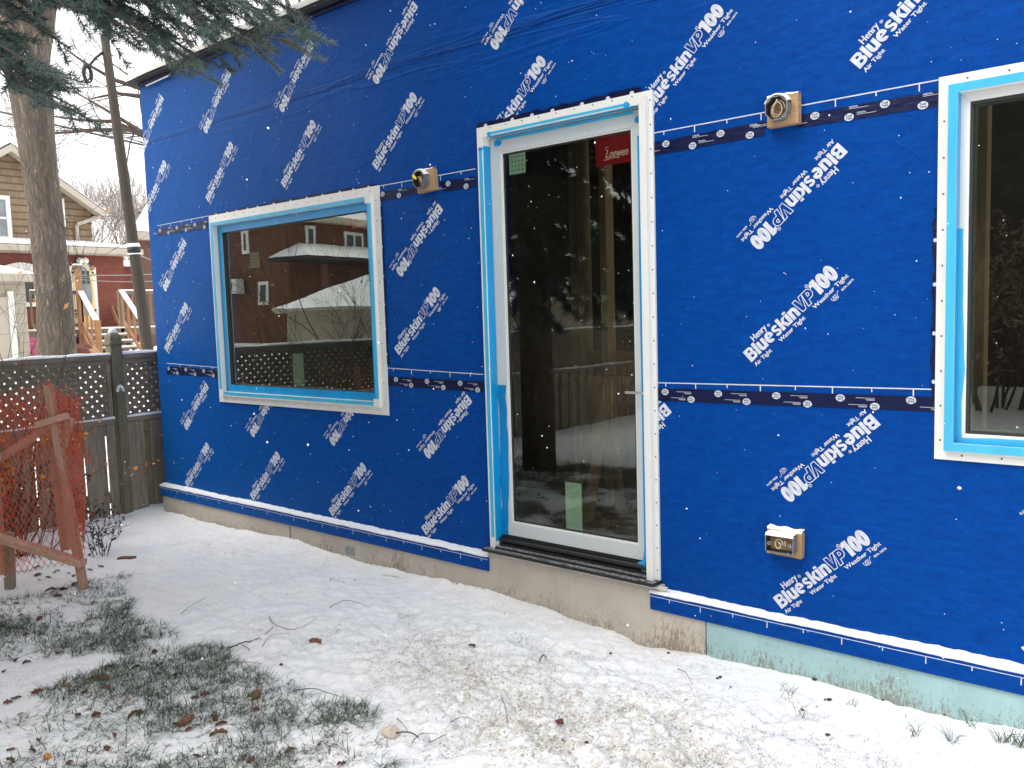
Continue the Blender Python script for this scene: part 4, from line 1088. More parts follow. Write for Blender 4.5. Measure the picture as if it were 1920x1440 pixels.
# ------------------------------------------------------------------ litter on the snow
def leafmesh(name, mat, L, W, curl, seed):
    r_ = np.random.RandomState(seed); n = 9; t = np.linspace(0, 1, n); w = W * np.sin(np.pi * t ** .8) ** .8 * (1 + .3 * np.sin(t * 17 + seed)) / 2 + .001
    x = (t - .5) * L; zc = curl * np.sin(np.pi * t) * .5
    A = np.stack([x, w, zc + curl * .8 + .002 * r_.randn(n)], 1); B = np.stack([x, 0 * w, zc], 1); C_ = np.stack([x, -w, zc + curl * .6 + .002 * r_.randn(n)], 1)
    vv = np.concatenate([A, B, C_]); v2 = vv - (0, 0, .0008); m = MB()
    q = [(k * n + i, k * n + i + 1, (k + 1) * n + i + 1, (k + 1) * n + i) for k in range(2) for i in range(n - 1)]
    m.add(vv, q); m.add(v2, [tuple(reversed(f)) for f in q]); m.tube([(L * .48, 0, 0), (L * .7, .004, .004)], .0007, 4)
    me = m.build(name, mat, smooth=True); return me
protos = [leafmesh('fallen_leaf', M[k], L, W, c, i) for i, (k, L, W, c) in enumerate((('leafbrown', .05, .028, .012), ('leafred', .042, .026, .008), ('leafbrown', .065, .022, .016), ('leaforange', .045, .03, .010)))]
LBL = ['curled brown leaf lying in the snowy grass', 'small dark red leaf lying in the snowy grass', 'long rolled brown leaf lying in the snowy grass', 'orange-tan leaf lying on the snow']
GRP = ['brown leaves in the grass', 'dark red leaves in the grass', 'long rolled leaves in the grass', 'orange-tan leaves on the snow']
LP = [(75, 1165, 0), (50, 1195, 0), (165, 1165, 3), (172, 1130, 3), (30, 1240, 1), (50, 1243, 0), (8, 1262, 1), (125, 1287, 3), (170, 1272, 2), (70, 1300, 1), (240, 1312, 3), (30, 1308, 1), (385, 1305, 0), (300, 1250, 1), (255, 1253, 0), (210, 1250, 1), (75, 1390, 2), (60, 1410, 0), (90, 1420, 3), (215, 1385, 2), (200, 1405, 1), (410, 1380, 2), (415, 1358, 0), (330, 1360, 1), (180, 1345, 0), (160, 1300, 1), (200, 1292, 1), (110, 1225, 1), (118, 1108, 1), (95, 1110, 2), (108, 1120, 1), (140, 1100, 1), (40, 1155, 1), (30, 1135, 1), (5, 1180, 0), (290, 1225, 1), (330, 1270, 0), (470, 1423, 1), (545, 1405, 0), (1050, 1350, 1), (885, 1215, 0), (738, 1373, 3), (640, 1430, 1), (600, 1395, 0), (130, 1430, 0), (20, 1430, 2), (250, 1345, 2), (480, 1330, 1), (120, 1055, 1), (70, 1065, 1), (90, 1085, 1)]
for i in range(12): LP.append((rnd.uniform(-10, 640), rnd.uniform(1225, 1436), rnd.choice((0, 1, 1, 2))))
for i in range(14): LP.append((rnd.uniform(60, 200), rnd.uniform(1040, 1110), 1))
for i, (px, py, k) in enumerate(LP):
    p = onZ(px, py); o = protos[k] if not protos[k].get('used') else protos[k].copy()
    if protos[k].get('used'):
        COL.objects.link(o)
    protos[k]['used'] = 1
    if 'used' in o and o is not protos[k]: del o['used']
    s = rnd.uniform(.5, 1.0); o.location = (p[0], p[1], gzs(p[0], p[1]) + .004 * s); o.rotation_euler = (rnd.uniform(-.4, .4), rnd.uniform(-.3, .3), rnd.uniform(0, 6.3)); o.scale = (s, s, s)
    tag(o, LBL[k], 'leaf', GRP[k])
for p_ in protos:
    if 'used' in p_: del p_['used']
def cone(px, L, yaw, label):
    L *= .8
    p = onZ(*px); m = MB(); R = L * .17; m.lathe([(R * .4, 0), (R * .9, L * .2), (R, L * .5), (R * .7, L * .8), (R * .2, L)], (0, 0, 0), 10, 0)
    for k in range(60):
        t = k / 60; a = k * 2.4; r = R * (1.0 if .15 < t < .7 else .75); h = L * (.05 + .9 * t); c = np.array((math.cos(a), math.sin(a), 0)); s = np.array((-math.sin(a), math.cos(a), 0)); q = c * r + np.array((0, 0, h))
        m.add([q - s * R * .35, q + s * R * .35, q + c * R * .28 + (0, 0, L * .07), q - c * R * .1 + (0, 0, L * .09)], [(0, 1, 2), (1, 3, 2), (0, 2, 3)])
    o = m.build('pine_cone', M['cone']); o.rotation_euler = (math.pi / 2 - .05, 0, yaw); o.location = (p[0], p[1], gzs(p[0], p[1]) + R * .8)
    tag(o, label, 'pine cone')
cone((580, 1208), .085, 1.9, 'brown spruce cone lying alone on white snow in front of the house')
cone((483, 1300), .10, .9, 'light brown cone at the edge of the grass patch')
cone((362, 1348), .10, .35, 'snowy brown cone standing in the middle of the grass patch')
cone((175, 1275), .09, 2.2, 'reddish cone on the left part of the grass patch')
# a weathered stick and a wood chip near the fence
def stick(pts, r, label, mat='twig', cat='twig', lift=.012):
    P_ = []
    for k, p in enumerate(pts):
        q = onZ(*p); P_.append((q[0], q[1], gzs(q[0], q[1]) + lift * (1 + math.sin(k * 2.1))))
    Q = []; P_ = np.array(P_); n = len(P_)
    for i in range(n - 1):
        a, b, c, d = P_[max(i - 1, 0)], P_[i], P_[i + 1], P_[min(i + 2, n - 1)]
        for t in (0, .2, .4, .6, .8): Q.append(.5 * ((2 * b) + (c - a) * t + (2 * a - 5 * b + 4 * c - d) * t * t + (3 * b - a - 3 * c + d) * t ** 3) + nr.randn(3) * r * .35)
    Q.append(P_[-1]); m = MB(); m.tube(Q, np.linspace(r, r * .35, len(Q)), 5); return m
def twig(pts, r, label, extra=()):
    m = stick(pts, r, label)
    for e in extra:
        m2 = stick(e, r * .6, '')
        for v, in zip(m2.v): m.add(v, [tuple(range(0, 0))] if False else [], 0)
        base = m.n - m2.n
        for f in m2.f: m.f.append([i + base for i in f]); m.m.append(0)
    tag(m.build('twig', M['twig'], smooth=True), label, 'twig')
twig([(430, 1222), (455, 1217), (485, 1200), (513, 1180)], .004, 'dark curved twig on snow right of the grass patch', [[(455, 1217), (468, 1226), (466, 1222)]])
twig([(505, 1163), (515, 1177), (545, 1183), (575, 1180), (593, 1171)], .0022, 'thin bow-shaped twig above the lone cone')
twig([(340, 1155), (360, 1145), (387, 1122)], .002, 'thin pale twig left of the bare snow field')
twig([(492, 1218), (510, 1203), (545, 1190)], .0018, 'thin brown stem just below the bow-shaped twig')
twig([(735, 1378), (770, 1383), (800, 1385), (838, 1382)], .0032, 'forked brown twig beside the pale stone', [[(772, 1395), (790, 1387), (822, 1375)], [(745, 1353), (755, 1365), (765, 1370)]])
twig([(845, 1365), (870, 1356), (900, 1354)], .0018, 'thin straight twig lying right of the forked one')
twig([(618, 1143), (650, 1133), (688, 1134)], .0022, 'thin twig on the clean snow below the steel plate')
twig([(550, 1302), (590, 1298), (640, 1303)], .0025, 'arched twig on the top rim of the near grass patch')
twig([(430, 1248), (460, 1250), (492, 1248)], .002, 'short flat twig below the dark curved one')
twig([(940, 1310), (947, 1335), (953, 1365)], .0018, 'upright thin stem on the trodden snow')
twig([(1270, 1255), (1285, 1266), (1300, 1282)], .002, 'short twig in front of the door corner')
twig([(1012, 1243), (1018, 1235), (1025, 1238)], .004, 'short dark bent twig on the muddy snow below the door')
def chip(px, L, W, yaw, mat, label, cat='scrap', h=.004, name='plastic_scrap'):
    p = onZ(*px); m = MB(); m.hexa([(-L / 2, -W / 2, 0), (L / 2, -W * .4, 0), (L / 2, W / 2, 0), (-L * .45, W * .4, 0)], [(-L / 2, -W / 2, h), (L / 2, -W * .4, h), (L / 2, W / 2, h), (-L * .45, W * .4, h)])
    o = m.build(name, mat, bevel=.0008); o.location = (p[0], p[1], gzs(p[0], p[1]) + .003); o.rotation_euler = (.08, -.05, yaw); tag(o, label, cat)
chip((314, 1020), .10, .022, .3, M['scrap'], 'white strip of plastic lying on snow right of the dry shrub')
chip((250, 1079), .13, .022, 1.2, M['scrap'], 'long white strip of plastic just above the grass')
chip((630, 1036), .13, .03, 1.4, M['whitetrim'], 'white offcut leaning at the foot of the blue wall', h=.008)
chip((733, 1082), .12, .022, .1, M['scrap'], 'thin white strip half buried beside the foundation')
chip((238, 1050), .12, .04, .4, M['leafbrown'], 'flat piece of reddish bark on the snow', 'bark chip', .012, 'bark_chip')
def pebble(px, r, mat, label, cat='stone', sq=.5, name='stone'):
    p = onZ(*px); me = bpy.data.meshes.new(name); bm = bmesh.new(); bmesh.ops.create_icosphere(bm, subdivisions=2, radius=r)
    for v in bm.verts: v.co *= 1 + .7 * float(vnoise(np.array([v.co.x / r * 1.5 + 9]), np.array([v.co.y / r * 1.5 + v.co.z / r]), 3)[0]); v.co.z *= sq
    bm.to_mesh(me); bm.free(); me.materials.append(mat); o = bpy.data.objects.new(name, me); COL.objects.link(o); o.location = (p[0], p[1], gzs(p[0], p[1]) + r * sq * .5); tag(o, label, cat)
    return o
pebble((732, 1374), .034, varied('pale_stone', (.62, .50, .40), .15, 20, .8), 'pale pinkish stone beside the forked twig')
dk = varied('dark_crumb', (.06, .045, .035), .3, 60, .9)
CR_ = [(1527, 1278), (1655, 1311), (1547, 1308), (1532, 1325), (1555, 1310), (1345, 1270), (1350, 1268), (1552, 1376), (1770, 1340), (1795, 1336), (1790, 1340), (1100, 1398), (1055, 1390), (1145, 1225), (1253, 1218), (1370, 1288), (1505, 1330), (645, 1090), (665, 1088), (857, 1105), (748, 1066)]
first = None
for k, p in enumerate(CR_):
    if first is None: first = o = pebble(p, .010, dk, '', 'soil crumb', .7, 'soil_crumb')
    else:
        o = first.copy(); COL.objects.link(o); q = onZ(*p); o.location = (q[0], q[1], gzs(q[0], q[1]) + .003)
    s = rnd.uniform(.35, .95); o.scale = (s, s * rnd.uniform(.7, 1.2), s * .8); o.rotation_euler = (0, 0, rnd.uniform(0, 6)); tag(o, 'small dark crumb of soil lying on the snow in front of the house', 'soil crumb', 'soil crumbs on the snow')

# ------------------------------------------------------------------ lattice-topped fence along the left side
FX0, FX1 = -6.70, -6.76
fdir = np.array([-.0517, .9987, 0]); fdir /= np.linalg.norm(fdir); fn = np.array([fdir[1], -fdir[0], 0])   # fn points to the yard (+x)
FO = np.array([-6.735, -.20, 0.0])
def fp(s, z, d=0.0): return FO + fdir * s + fn * d + np.array((0, 0, z))
fence = thing('privacy_fence', 'weathered grey board fence with lattice top and snow on its rails', 'fence')
def fbox(m, s0, s1, z0, z1, d0, d1, mi=0):
    a = [fp(s0, z0, d0), fp(s0, z0, d1), fp(s1, z0, d1), fp(s1, z0, d0)]; b = [p + (0, 0, z1 - z0) for p in a]; m.hexa(a, b, mi)
def fpart(name, s0, s1, z0, z1, d0, d1, mat, bevel=.003): m = MB(); fbox(m, s0, s1, z0, z1, d0, d1); o = m.build(name, M[mat], bevel=bevel); o.parent = fence; return o
def fsnow(s0, s1, z, d0, d1, seed):
    n = int((s1 - s0) / .02) + 2; t = np.linspace(s0, s1, n); h = .010 + .010 * fbm(t * 5, t * 0, seed) + .003; h = np.maximum(h, .003)
    vv = []
    for d, k in ((d1, 0), (d1 - .004, 1), ((d0 + d1) / 2, 1.25), (d0 + .004, 1), (d0, 0)): vv.append(np.array([fp(a, z + b * k, d) for a, b in zip(t, h)]))
    m = MB(); m.add(np.concatenate(vv), [(q * n + i, (q + 1) * n + i, (q + 1) * n + i + 1, q * n + i + 1) for q in range(4) for i in range(n - 1)]); o = m.build('rail_snow', M['snow'], smooth=True); o.parent = fence
def fsection(s0, s1, seed, snow=True):
    fpart('top_rail', s0, s1, 1.245, 1.283, -.045, .045, 'fencewood_h'); fsnow(s0, s1, 1.283, -.045, .045, seed)
    fpart('middle_rail', s0, s1, .735, .775, -.045, .045, 'fencewood_h'); fsnow(s0, s1, .775, -.045, .045, seed + 1)
    fpart('bottom_rail', s0, s1, .10, .19, -.018, .016, 'fencewood_h')
    fpart('upper_nailer', s0, s1, .64, .735, -.018, .016, 'fencewood_h')
    fpart('lattice_rim', s0, s1, 1.205, 1.245, -.02, .022, 'fencewood_h'); fpart('lattice_rim', s0, s1, .775, .80, -.02, .022, 'fencewood_h')
    for s in (s0, s1 - .035): fpart('lattice_stile', s, s + .035, .80, 1.205, -.02, .024, 'fencewood')
    # lattice: two layers of diagonal slats clipped to the opening
    m = MB(); z0, z1, a, b = .80, 1.205, s0 + .035, s1 - .035; H = z1 - z0; w = .0405; sp = .0575
    for lay, sg, d in ((0, 1, .002), (1, -1, -.007)):
        u = a - H - w
        while u < b + H:
            lo, hi = (u, u + w * 1.35)
            def clip(za, zb):
                return
            # slat as a parallelogram from bottom (lo..hi) to top shifted by sg*H, clipped by the stiles
            poly = [(lo, 0), (hi, 0), (hi + sg * H, H), (lo + sg * H, H)] if sg > 0 else [(lo + H, 0), (hi + H, 0), (hi, H), (lo, H)]
            for lim, keep in ((a, 1), (b, -1)):
                out = []
                for i in range(len(poly)):
                    p, q = poly[i], poly[(i + 1) % len(poly)]; ip = (p[0] - lim) * keep >= 0; iq = (q[0] - lim) * keep >= 0
                    if ip: out.append(p)
                    if ip != iq: t = (lim - p[0]) / (q[0] - p[0]); out.append((lim, p[1] + t * (q[1] - p[1])))
                poly = out
                if len(poly) < 3: break
            if len(poly) >= 3:
                A = [fp(s, z0 + z, d) for s, z in poly]; B = [fp(s, z0 + z, d + .007) for s, z in poly]; m.hexa(A, B)
            u += sp * 1.35
    o = m.build('lattice_panel', M['lattice']); o.parent = fence
    # shadow-box boards: one row in front, one behind the rails
    r_ = np.random.RandomState(seed); m = MB(); s = s0; gaps = []
    while s < s1 - .04:
        w = .135 + r_.rand() * .01; e = min(s + w, s1); fbox(m, s, e, -.08 + r_.rand() * .03, .735 - .002, .017, .034); g_ = e; s += w + .036 + r_.rand() * .02; gaps += [(g_, min(s, s1))] if g_ < s1 - .01 else []
    for g0, g1 in gaps:
        sl = -.010 if r_.rand() < .3 else -.04
        fbox(m, g0 - .045, g1 - sl, -.08 + r_.rand() * .04, .735 - .002, -.036, -.019)
    o = m.build('board_panel', M['fencewood'], bevel=.002); o.parent = fence
def fpost(s, z1):
    fpart('fence_post', s - .045, s + .045, -.2, z1, -.045, .046, 'post', .004)
    fpart('post_facing', s - .036, s + .036, -.06, .98, .047, .066, 'post', .002)
    c = fp(s, z1, 0); m = MB()
    def sq(h, r, d=0): return [tuple(c + fdir * a * r + fn * b * r + np.array((0, 0, h))) for a, b in ((-1, -1), (1, -1), (1, 1), (-1, 1))]
    prof = [(0, .056), (.022, .056), (.026, .046), (.055, .046), (.075, .040), (.10, .020), (.118, .008)]
    vs = []; 
    for h, r in prof: vs += sq(h, r)
    m.add(vs, [(k * 4 + i, k * 4 + (i + 1) % 4, (k + 1) * 4 + (i + 1) % 4, (k + 1) * 4 + i) for k in range(len(prof) - 1) for i in range(4)] + [tuple(4 * (len(prof) - 1) + i for i in range(4))])
    o = m.build('post_cap', M['post']); o.parent = fence
    m = MB(); k = 10
    m.lathe([(.030, .088), (.034, .100), (.026, .122), (.010, .136), (.001, .139)], tuple(c), 12); o = m.build('cap_snow', M['snow'], smooth=True); o.parent = fence
    p = fp(s, .985, .056); m = MB(); a = np.radians(np.linspace(0, 180, 9))
    m.hexa([fp(s + .030 * math.cos(t), .985 + .055 * math.sin(t) * 1.0 + .0, .048) for t in a] , [fp(s + .030 * math.cos(t), .985 + .055 * math.sin(t), .052) for t in a]); o = m.build('steel_tab', M['galv']); o.parent = fence
    m = MB(); m.hexa([fp(s + .031 * math.cos(t), .985 + .056 * math.sin(t), .050) for t in a] + [fp(s + .018 * math.cos(t), .985 + .035 * math.sin(t), .050) for t in a[::-1]], [fp(s + .031 * math.cos(t), .985 + .056 * math.sin(t), .068) for t in a] + [fp(s + .018 * math.cos(t), .985 + .035 * math.sin(t), .068) for t in a[::-1]]); o = m.build('tab_snow', M['snow']); o.parent = fence
fpost(0, 1.36)
for k, (a, b) in enumerate(((.05, 1.95), (-2.35, -.05), (-4.7, -2.45), (-7.1, -4.8), (-9.5, -7.2))): fsection(a, b, 20 + 3 * k)
for s in (-2.4, -4.75, -7.15, 2.0): fpost(s, 1.36)
fence.location = (0, 0, 0)

# ------------------------------------------------------------------ orange safety fence on a rough timber frame
OA, OB = onZ(157, 1105), onZ(15, 1105)
def ov(px, py, d=0.0):
    """point on the frame's upright plane, d metres nearer the yard"""
    p = onV(px, py, OA, OB); n = np.array([(OB - OA)[1], -(OB - OA)[0], 0]); n /= np.linalg.norm(n)
    if (CP - OA) @ n < 0: n = -n
    return p + n * d
of = thing('safety_fence', 'sagging orange plastic safety fence nailed to a leaning timber frame', 'safety fence')
def opart(name, a, b, w, h, mat='lumber', d=0.0):
    m = MB(); m.beam(ov(*a, d), ov(*b, d), w, h, up=tuple((ov(0, 0) - ov(0, 50)) * 0 + np.cross(OA - OB, (0, 0, 1)))); o = m.build(name, M[mat], bevel=.003); o.parent = of; return o
opart('post', (90, 722), (158, 1108), .040, .040, d=0)
opart('top_rail', (-60, 893), (112, 785), .038, .062, 'lumber_h', -.045)
opart('bottom_rail', (-60, 985), (166, 1052), .038, .066, 'lumber_h', .045)
opart('brace', (122, 786), (88, 905), .045, .035, d=-.05)
opart('brace', (88, 905), (104, 1040), .05, .035, 'lumber', d=-.10)
opart('stake', (12, 1000), (15, 1108), .045, .045, 'fencewood', d=-.02)
opart('stake', (42, 835), (66, 1010), .045, .02, 'lumber', d=-.35)
opart('cleat', (78, 795), (132, 778), .035, .05, 'lumber_h', .035)
def netpatch(c00, c10, c11, c01, nu, nv, seed, sag=.05, name='net', pinch=0.0, dep=0.05, jag=0.0):
    """diamond plastic mesh over a bilinear patch given by four pixel corners with depths"""
    P_ = [c if isinstance(c, np.ndarray) else ov(c[0], c[1], c[2]) for c in (c00, c10, c11, c01)]; n = np.cross(P_[1] - P_[0], P_[3] - P_[0]); n /= np.linalg.norm(n)
    def S(u, v):
        p = P_[0] * (1 - u) * (1 - v) + P_[1] * u * (1 - v) + P_[2] * u * v + P_[3] * (1 - u) * v
        k = float(fbm(np.array([u * 3 + seed]), np.array([v * 3]), seed, 3)[0]); q = float(fbm(np.array([u * 9 + seed]), np.array([v * 9]), seed + 3, 2)[0])
        return p + n * (dep * k) + np.array((0, 0, -sag * math.sin(math.pi * u) * (1 - v))) + n * q * jag + (P_[3] - P_[0]) * .02 * q
    V_ = []; F_ = []; th = .0036
    for sg in (1, -1):
        for k in range(-nv, nu + nv + 1):
            prev = None
            for j in range(0, nv * 2 + 1):
                v = j / (2 * nv); u = (k + sg * (j / 2)) / nu if sg > 0 else (k - j / 2) / nu
                if 0 <= u <= 1:
                    p = S(u, v)
                    if prev is not None:
                        d = p - prev; d /= np.linalg.norm(d); a = np.cross(d, n); a /= np.linalg.norm(a); b = n * th * .25; a = a * th * .5; i = len(V_)
                        V_ += [prev + a, prev + b, prev - a, p + a, p + b, p - a]; F_ += [(i, i + 1, i + 4, i + 3), (i + 1, i + 2, i + 5, i + 4), (i + 2, i, i + 3, i + 5)]
                    prev = p
                else: prev = None
    return np.array(V_), np.array(F_)
nets = [((-70, 735, .0), (98, 712, .02), (166, 1046, .055), (-70, 1092, .05), 20, 18, 3, .03, 'n', 0, .05, .01),
        ((98, 712, .02), (130, 752, -.10), (150, 1015, -.06), (163, 1046, .05), 4, 20, 5, .0, 'n', 0, .05, .03),
        ((-50, 735, -.10), (128, 745, -.16), (140, 880, -.2), (-50, 870, -.2), 22, 11, 9, .06, 'n', 0, .16, .05),
        ((85, 725, -.05), (122, 770, -.16), (142, 1000, -.1), (120, 1010, -.12), 5, 22, 12, .0, 'n', 0, .08, .04)]
nets.append((np.array((-5.78, -1.42, 1.02)), np.array((-5.35, -2.55, .98)), np.array((-5.35, -2.5, .03)), np.array((-5.70, -1.30, .03)), 20, 17, 14, .05, 'n', 0, .06, .02))
m = MB(); m.beam((-5.75, -1.44, -.1), (-5.78, -1.42, 1.08), .045, .045); o = m.build('post', M['lumber'], bevel=.003); o.parent = of
m = MB(); m.beam((-5.35, -2.55, -.1), (-5.35, -2.55, 1.05), .045, .045); o = m.build('post', M['lumber'], bevel=.003); o.parent = of
vs, fs, o_ = [], [], 0
for a in nets:
    v_, f_ = netpatch(*a); vs.append(v_); fs.append(f_ + o_); o_ += len(v_)
o = fast('netting', np.concatenate(vs), np.concatenate(fs), M['net'], of, k=4)

# ------------------------------------------------------------------ woody plants
def grow(m, p, d, L, r, depth, rr, spread=.5, up=.12, nseg=4, tipr=.0015, sides=None, kids=(2, 3), wob=.12, ratio=(.62, .82)):
    pts = [p]; rad = [r]; d = np.array(d, float); d /= np.linalg.norm(d); q = np.array(p, float)
    for k in range(nseg):
        d = d + rr.randn(3) * wob + np.array((0, 0, up * .4)); d /= np.linalg.norm(d); q = q + d * L / nseg; pts.append(q.copy()); rad.append(max(tipr, r * (1 - .45 * (k + 1) / nseg)))
    m.tube(pts, rad, sides or (7 if r > .05 else 5 if r > .015 else 3), cap=False)
    if depth <= 0: return
    for k in range(rr.randint(kids[0], kids[1] + 1)):
        i = rr.randint(max(1, nseg // 2), nseg + 1); nd = d + rr.randn(3) * spread + np.array((0, 0, up)); grow(m, pts[i], nd, L * rr.uniform(*ratio), rad[i] * rr.uniform(.6, .8), depth - 1, rr, spread, up, nseg, tipr, None, kids, wob, ratio)
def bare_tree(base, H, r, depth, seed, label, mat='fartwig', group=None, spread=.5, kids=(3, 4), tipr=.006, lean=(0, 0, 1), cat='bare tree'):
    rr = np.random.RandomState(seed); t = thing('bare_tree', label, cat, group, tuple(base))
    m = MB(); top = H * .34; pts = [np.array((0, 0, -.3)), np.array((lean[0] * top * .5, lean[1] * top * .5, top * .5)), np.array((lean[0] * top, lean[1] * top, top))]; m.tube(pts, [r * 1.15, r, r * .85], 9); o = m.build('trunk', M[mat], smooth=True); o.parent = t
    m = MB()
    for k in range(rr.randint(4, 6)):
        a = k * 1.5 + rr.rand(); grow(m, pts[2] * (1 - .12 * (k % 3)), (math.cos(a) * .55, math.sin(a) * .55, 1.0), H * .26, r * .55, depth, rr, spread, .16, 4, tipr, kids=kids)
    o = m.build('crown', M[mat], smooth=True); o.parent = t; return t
def on_g(px, py, dist, m=False):
    p = atD(px, py, dist, m); return (p[0], p[1], gzs(p[0], p[1]))
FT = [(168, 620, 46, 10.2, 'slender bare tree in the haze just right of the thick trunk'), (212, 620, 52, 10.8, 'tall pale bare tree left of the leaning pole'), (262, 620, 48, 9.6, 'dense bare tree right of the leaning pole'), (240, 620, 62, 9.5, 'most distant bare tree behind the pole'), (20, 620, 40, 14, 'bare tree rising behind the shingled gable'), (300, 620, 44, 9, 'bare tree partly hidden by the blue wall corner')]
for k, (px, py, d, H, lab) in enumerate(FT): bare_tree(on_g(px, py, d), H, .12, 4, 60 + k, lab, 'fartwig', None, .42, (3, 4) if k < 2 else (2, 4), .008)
# tree behind the wrapped house, its trunks and limbs show over the roof and past the corner
bt = thing('bare_tree', 'dark bare tree behind the wrapped house, its limbs reaching past the corner', 'bare tree', None, (-9.0, 11, 0)); bt['label'] = 'dark bare tree behind the wrapped house, limbs reaching left past its corner'
rr = np.random.RandomState(5); m = MB()
def dpt(px, py, d): return atD(px, py, d) - np.array((-9.0, 11, 0))
m.tube([(0, 0, 0), (.1, 0, 2.5), (.3, -.2, 5.2)], [.28, .24, .2], 9); o = m.build('trunk', M['twig'], smooth=True); o.parent = bt
m = MB()
for a in ([(420, 240), (310, 262), (270, 250), (225, 222), (180, 195), (140, 172)], [(420, 270), (300, 252), (240, 243), (170, 244), (100, 250), (60, 262)], [(420, 265), (275, 258), (215, 228), (150, 225), (80, 215)], [(430, 140), (380, 115), (340, 60), (310, 10), (300, -60)], [(420, 200), (272, 168), (215, 150), (160, 118), (120, 90)], [(420, 230), (272, 182), (220, 175), (170, 185)], [(560, 60), (545, 20), (525, -30)], [(560, 60), (575, 10), (590, -40)], [(600, 60), (570, 30), (555, -20)]):
    pts = [dpt(x, y, 15 + .6 * math.sin(k + x * .01)) for k, (x, y) in enumerate(a)]; n_ = len(pts); rad = np.linspace(.062 if a[0][0] < 500 else .09, .012, n_); m.tube(pts, rad, 6, cap=False)
    for k in range(1, n_):
        for j in range(2):
            d = pts[k] - pts[k - 1]; d /= np.linalg.norm(d); u = rr.rand(); grow(m, pts[k - 1] * (1 - u) + pts[k] * u, d + rr.randn(3) * .6 + (0, 0, .1), rr.uniform(.5, 1.2), rad[k] * .36, 2, rr, .6, .10, 4, .004, kids=(1, 3))
o = m.build('crown', M['twig'], smooth=True); o.parent = bt

# big trunk beyond the fence
def trunkpt(px, py): return onX(px, py, -10.2)
pts = [trunkpt(108, 690), trunkpt(107, 640), trunkpt(104, 553), trunkpt(94, 470), trunkpt(87, 400), trunkpt(78, 330), trunkpt(68, 245), trunkpt(58, 160), trunkpt(46, 90), trunkpt(34, 0), trunkpt(18, -90)]
pts = [np.array((pts[0][0], pts[0][1] + .03, gzs(pts[0][0], pts[0][1]) - .2))] + pts
bt = thing('broad_tree', 'thick grey-brown tree trunk standing just beyond the lattice fence', 'tree', None, tuple(pts[0])); m = MB()
rad = [.23, .215, .20, .19, .182, .178, .178, .19, .225, .24, .21, .18]
PP_, RR_ = [], []
for i in range(len(pts) - 1):
    for k in range(5): t = k / 5; PP_.append(pts[i] * (1 - t) + pts[i + 1] * t); RR_.append(rad[i] * (1 - t) + rad[i + 1] * t)
n = 28; ang = np.arange(n) * 2 * np.pi / n; vs = []
for k, (p, r) in enumerate(zip(PP_, RR_)):
    q = r * (1 + .05 * np.sin(ang * 3 + k * .04) + .035 * fbm(ang * 4, ang * 0 + k * .25, 3, 3) + .012 * np.sin(ang * 11)); vs.append(np.stack([p[0] + q * np.cos(ang), p[1] + q * np.sin(ang), np.full(n, p[2])], 1))
m.add(np.concatenate(vs) - pts[0], [(i * n + j, i * n + (j + 1) % n, (i + 1) * n + (j + 1) % n, (i + 1) * n + j) for i in range(len(PP_) - 1) for j in range(n)])
o = m.build('trunk', M['bark'], smooth=True); o.parent = bt
m = MB(); rr = np.random.RandomState(3)
m.tube([trunkpt(62, 200) - pts[0], trunkpt(72, 110) - pts[0], trunkpt(84, 40) - pts[0], trunkpt(95, -40) - pts[0]], [.15, .12, .11, .09], 10)
top = trunkpt(15, -90) - pts[0]
for k in range(7): grow(m, top, (rr.randn() * .6, rr.randn() * .6, 1), 2.6, .09, 3, rr, .5, .1, 4, .006)
o = m.build('crown', M['bark'], smooth=True); o.parent = bt

# utility pole with its hook and cable coil
a, b = onX(277, 655, -12.2), onX(196, 68, -12.2)
po = thing('utility_pole', 'dark leaning wooden utility pole with a snowy collar', 'pole', None, tuple(a)); m = MB()
dp = (b - a); m.tube([-dp * .22, dp * .0, dp * .5, dp], [.086, .084, .074, .056], 14); o = m.build('pole', M['pole'], smooth=True); o.parent = po
u = lambda px, py, d=0: onX(px, py, -12.2 + d) - a
m = MB(); m.tube([u(197, 95), u(180, 108), u(168, 122), u(165, 128)], .018, 6); c = u(164, 138); t = np.linspace(0, 2 * np.pi, 14)
m.tube([c + (0, .085 * math.cos(k) * .6, .11 * math.sin(k)) for k in t], .028, 6); o = m.build('insulator_bracket', M['cable'], smooth=True); o.parent = po
m = MB(); c1, c2 = dp * .322, dp * .338; m.tube([c1, c2], [.094, .092], 14); o = m.build('collar', M['cable'], smooth=True); o.parent = po
m = MB(); m.tube([dp * .338, dp * .350], [.096, .082], 14); m.tube([dp * .314, dp * .318], [.091, .091], 14); o = m.build('collar_snow', M['snow'], smooth=True); o.parent = po
# overhead cables
def cable(p, q, r, label, mat='cable', sag=.25, name='overhead_cable'):
    p, q = np.array(p), np.array(q); n = 24; t = np.linspace(0, 1, n)[:, None]; P_ = p + (q - p) * t; P_[:, 2] -= sag * 4 * (t * (1 - t))[:, 0]
    m = MB(); m.tube(P_, r, 5); tag(m.build(name, M[mat], smooth=True), label, 'cable')
cable(atD(-120, 180, 14), atD(420, 305, 13), .016, 'long black cable sloping down to the right behind the pole', sag=.02)
cable(atD(-100, 222, 15), atD(400, 236, 14), .009, 'thinner dark cable crossing just above the long one', sag=.15)
cable(atD(100, 305, 20), atD(230, 235, 20), .010, 'thin pale cable rising to the right behind the pole', 'greencable', .0)
cable(atD(150, 516, 20), atD(420, 505, 20), .011, 'upper of two pale lines in front of the yellow door', 'greencable', .05)
cable(atD(150, 524, 20), atD(420, 512, 20), .009, 'lower of two pale lines in front of the yellow door', 'greencable', .12)
cable(atD(265, 480, 12), atD(420, 520, 12), .008, 'thin wire leaving the pole collar towards the blue wall', 'greencable', .05)

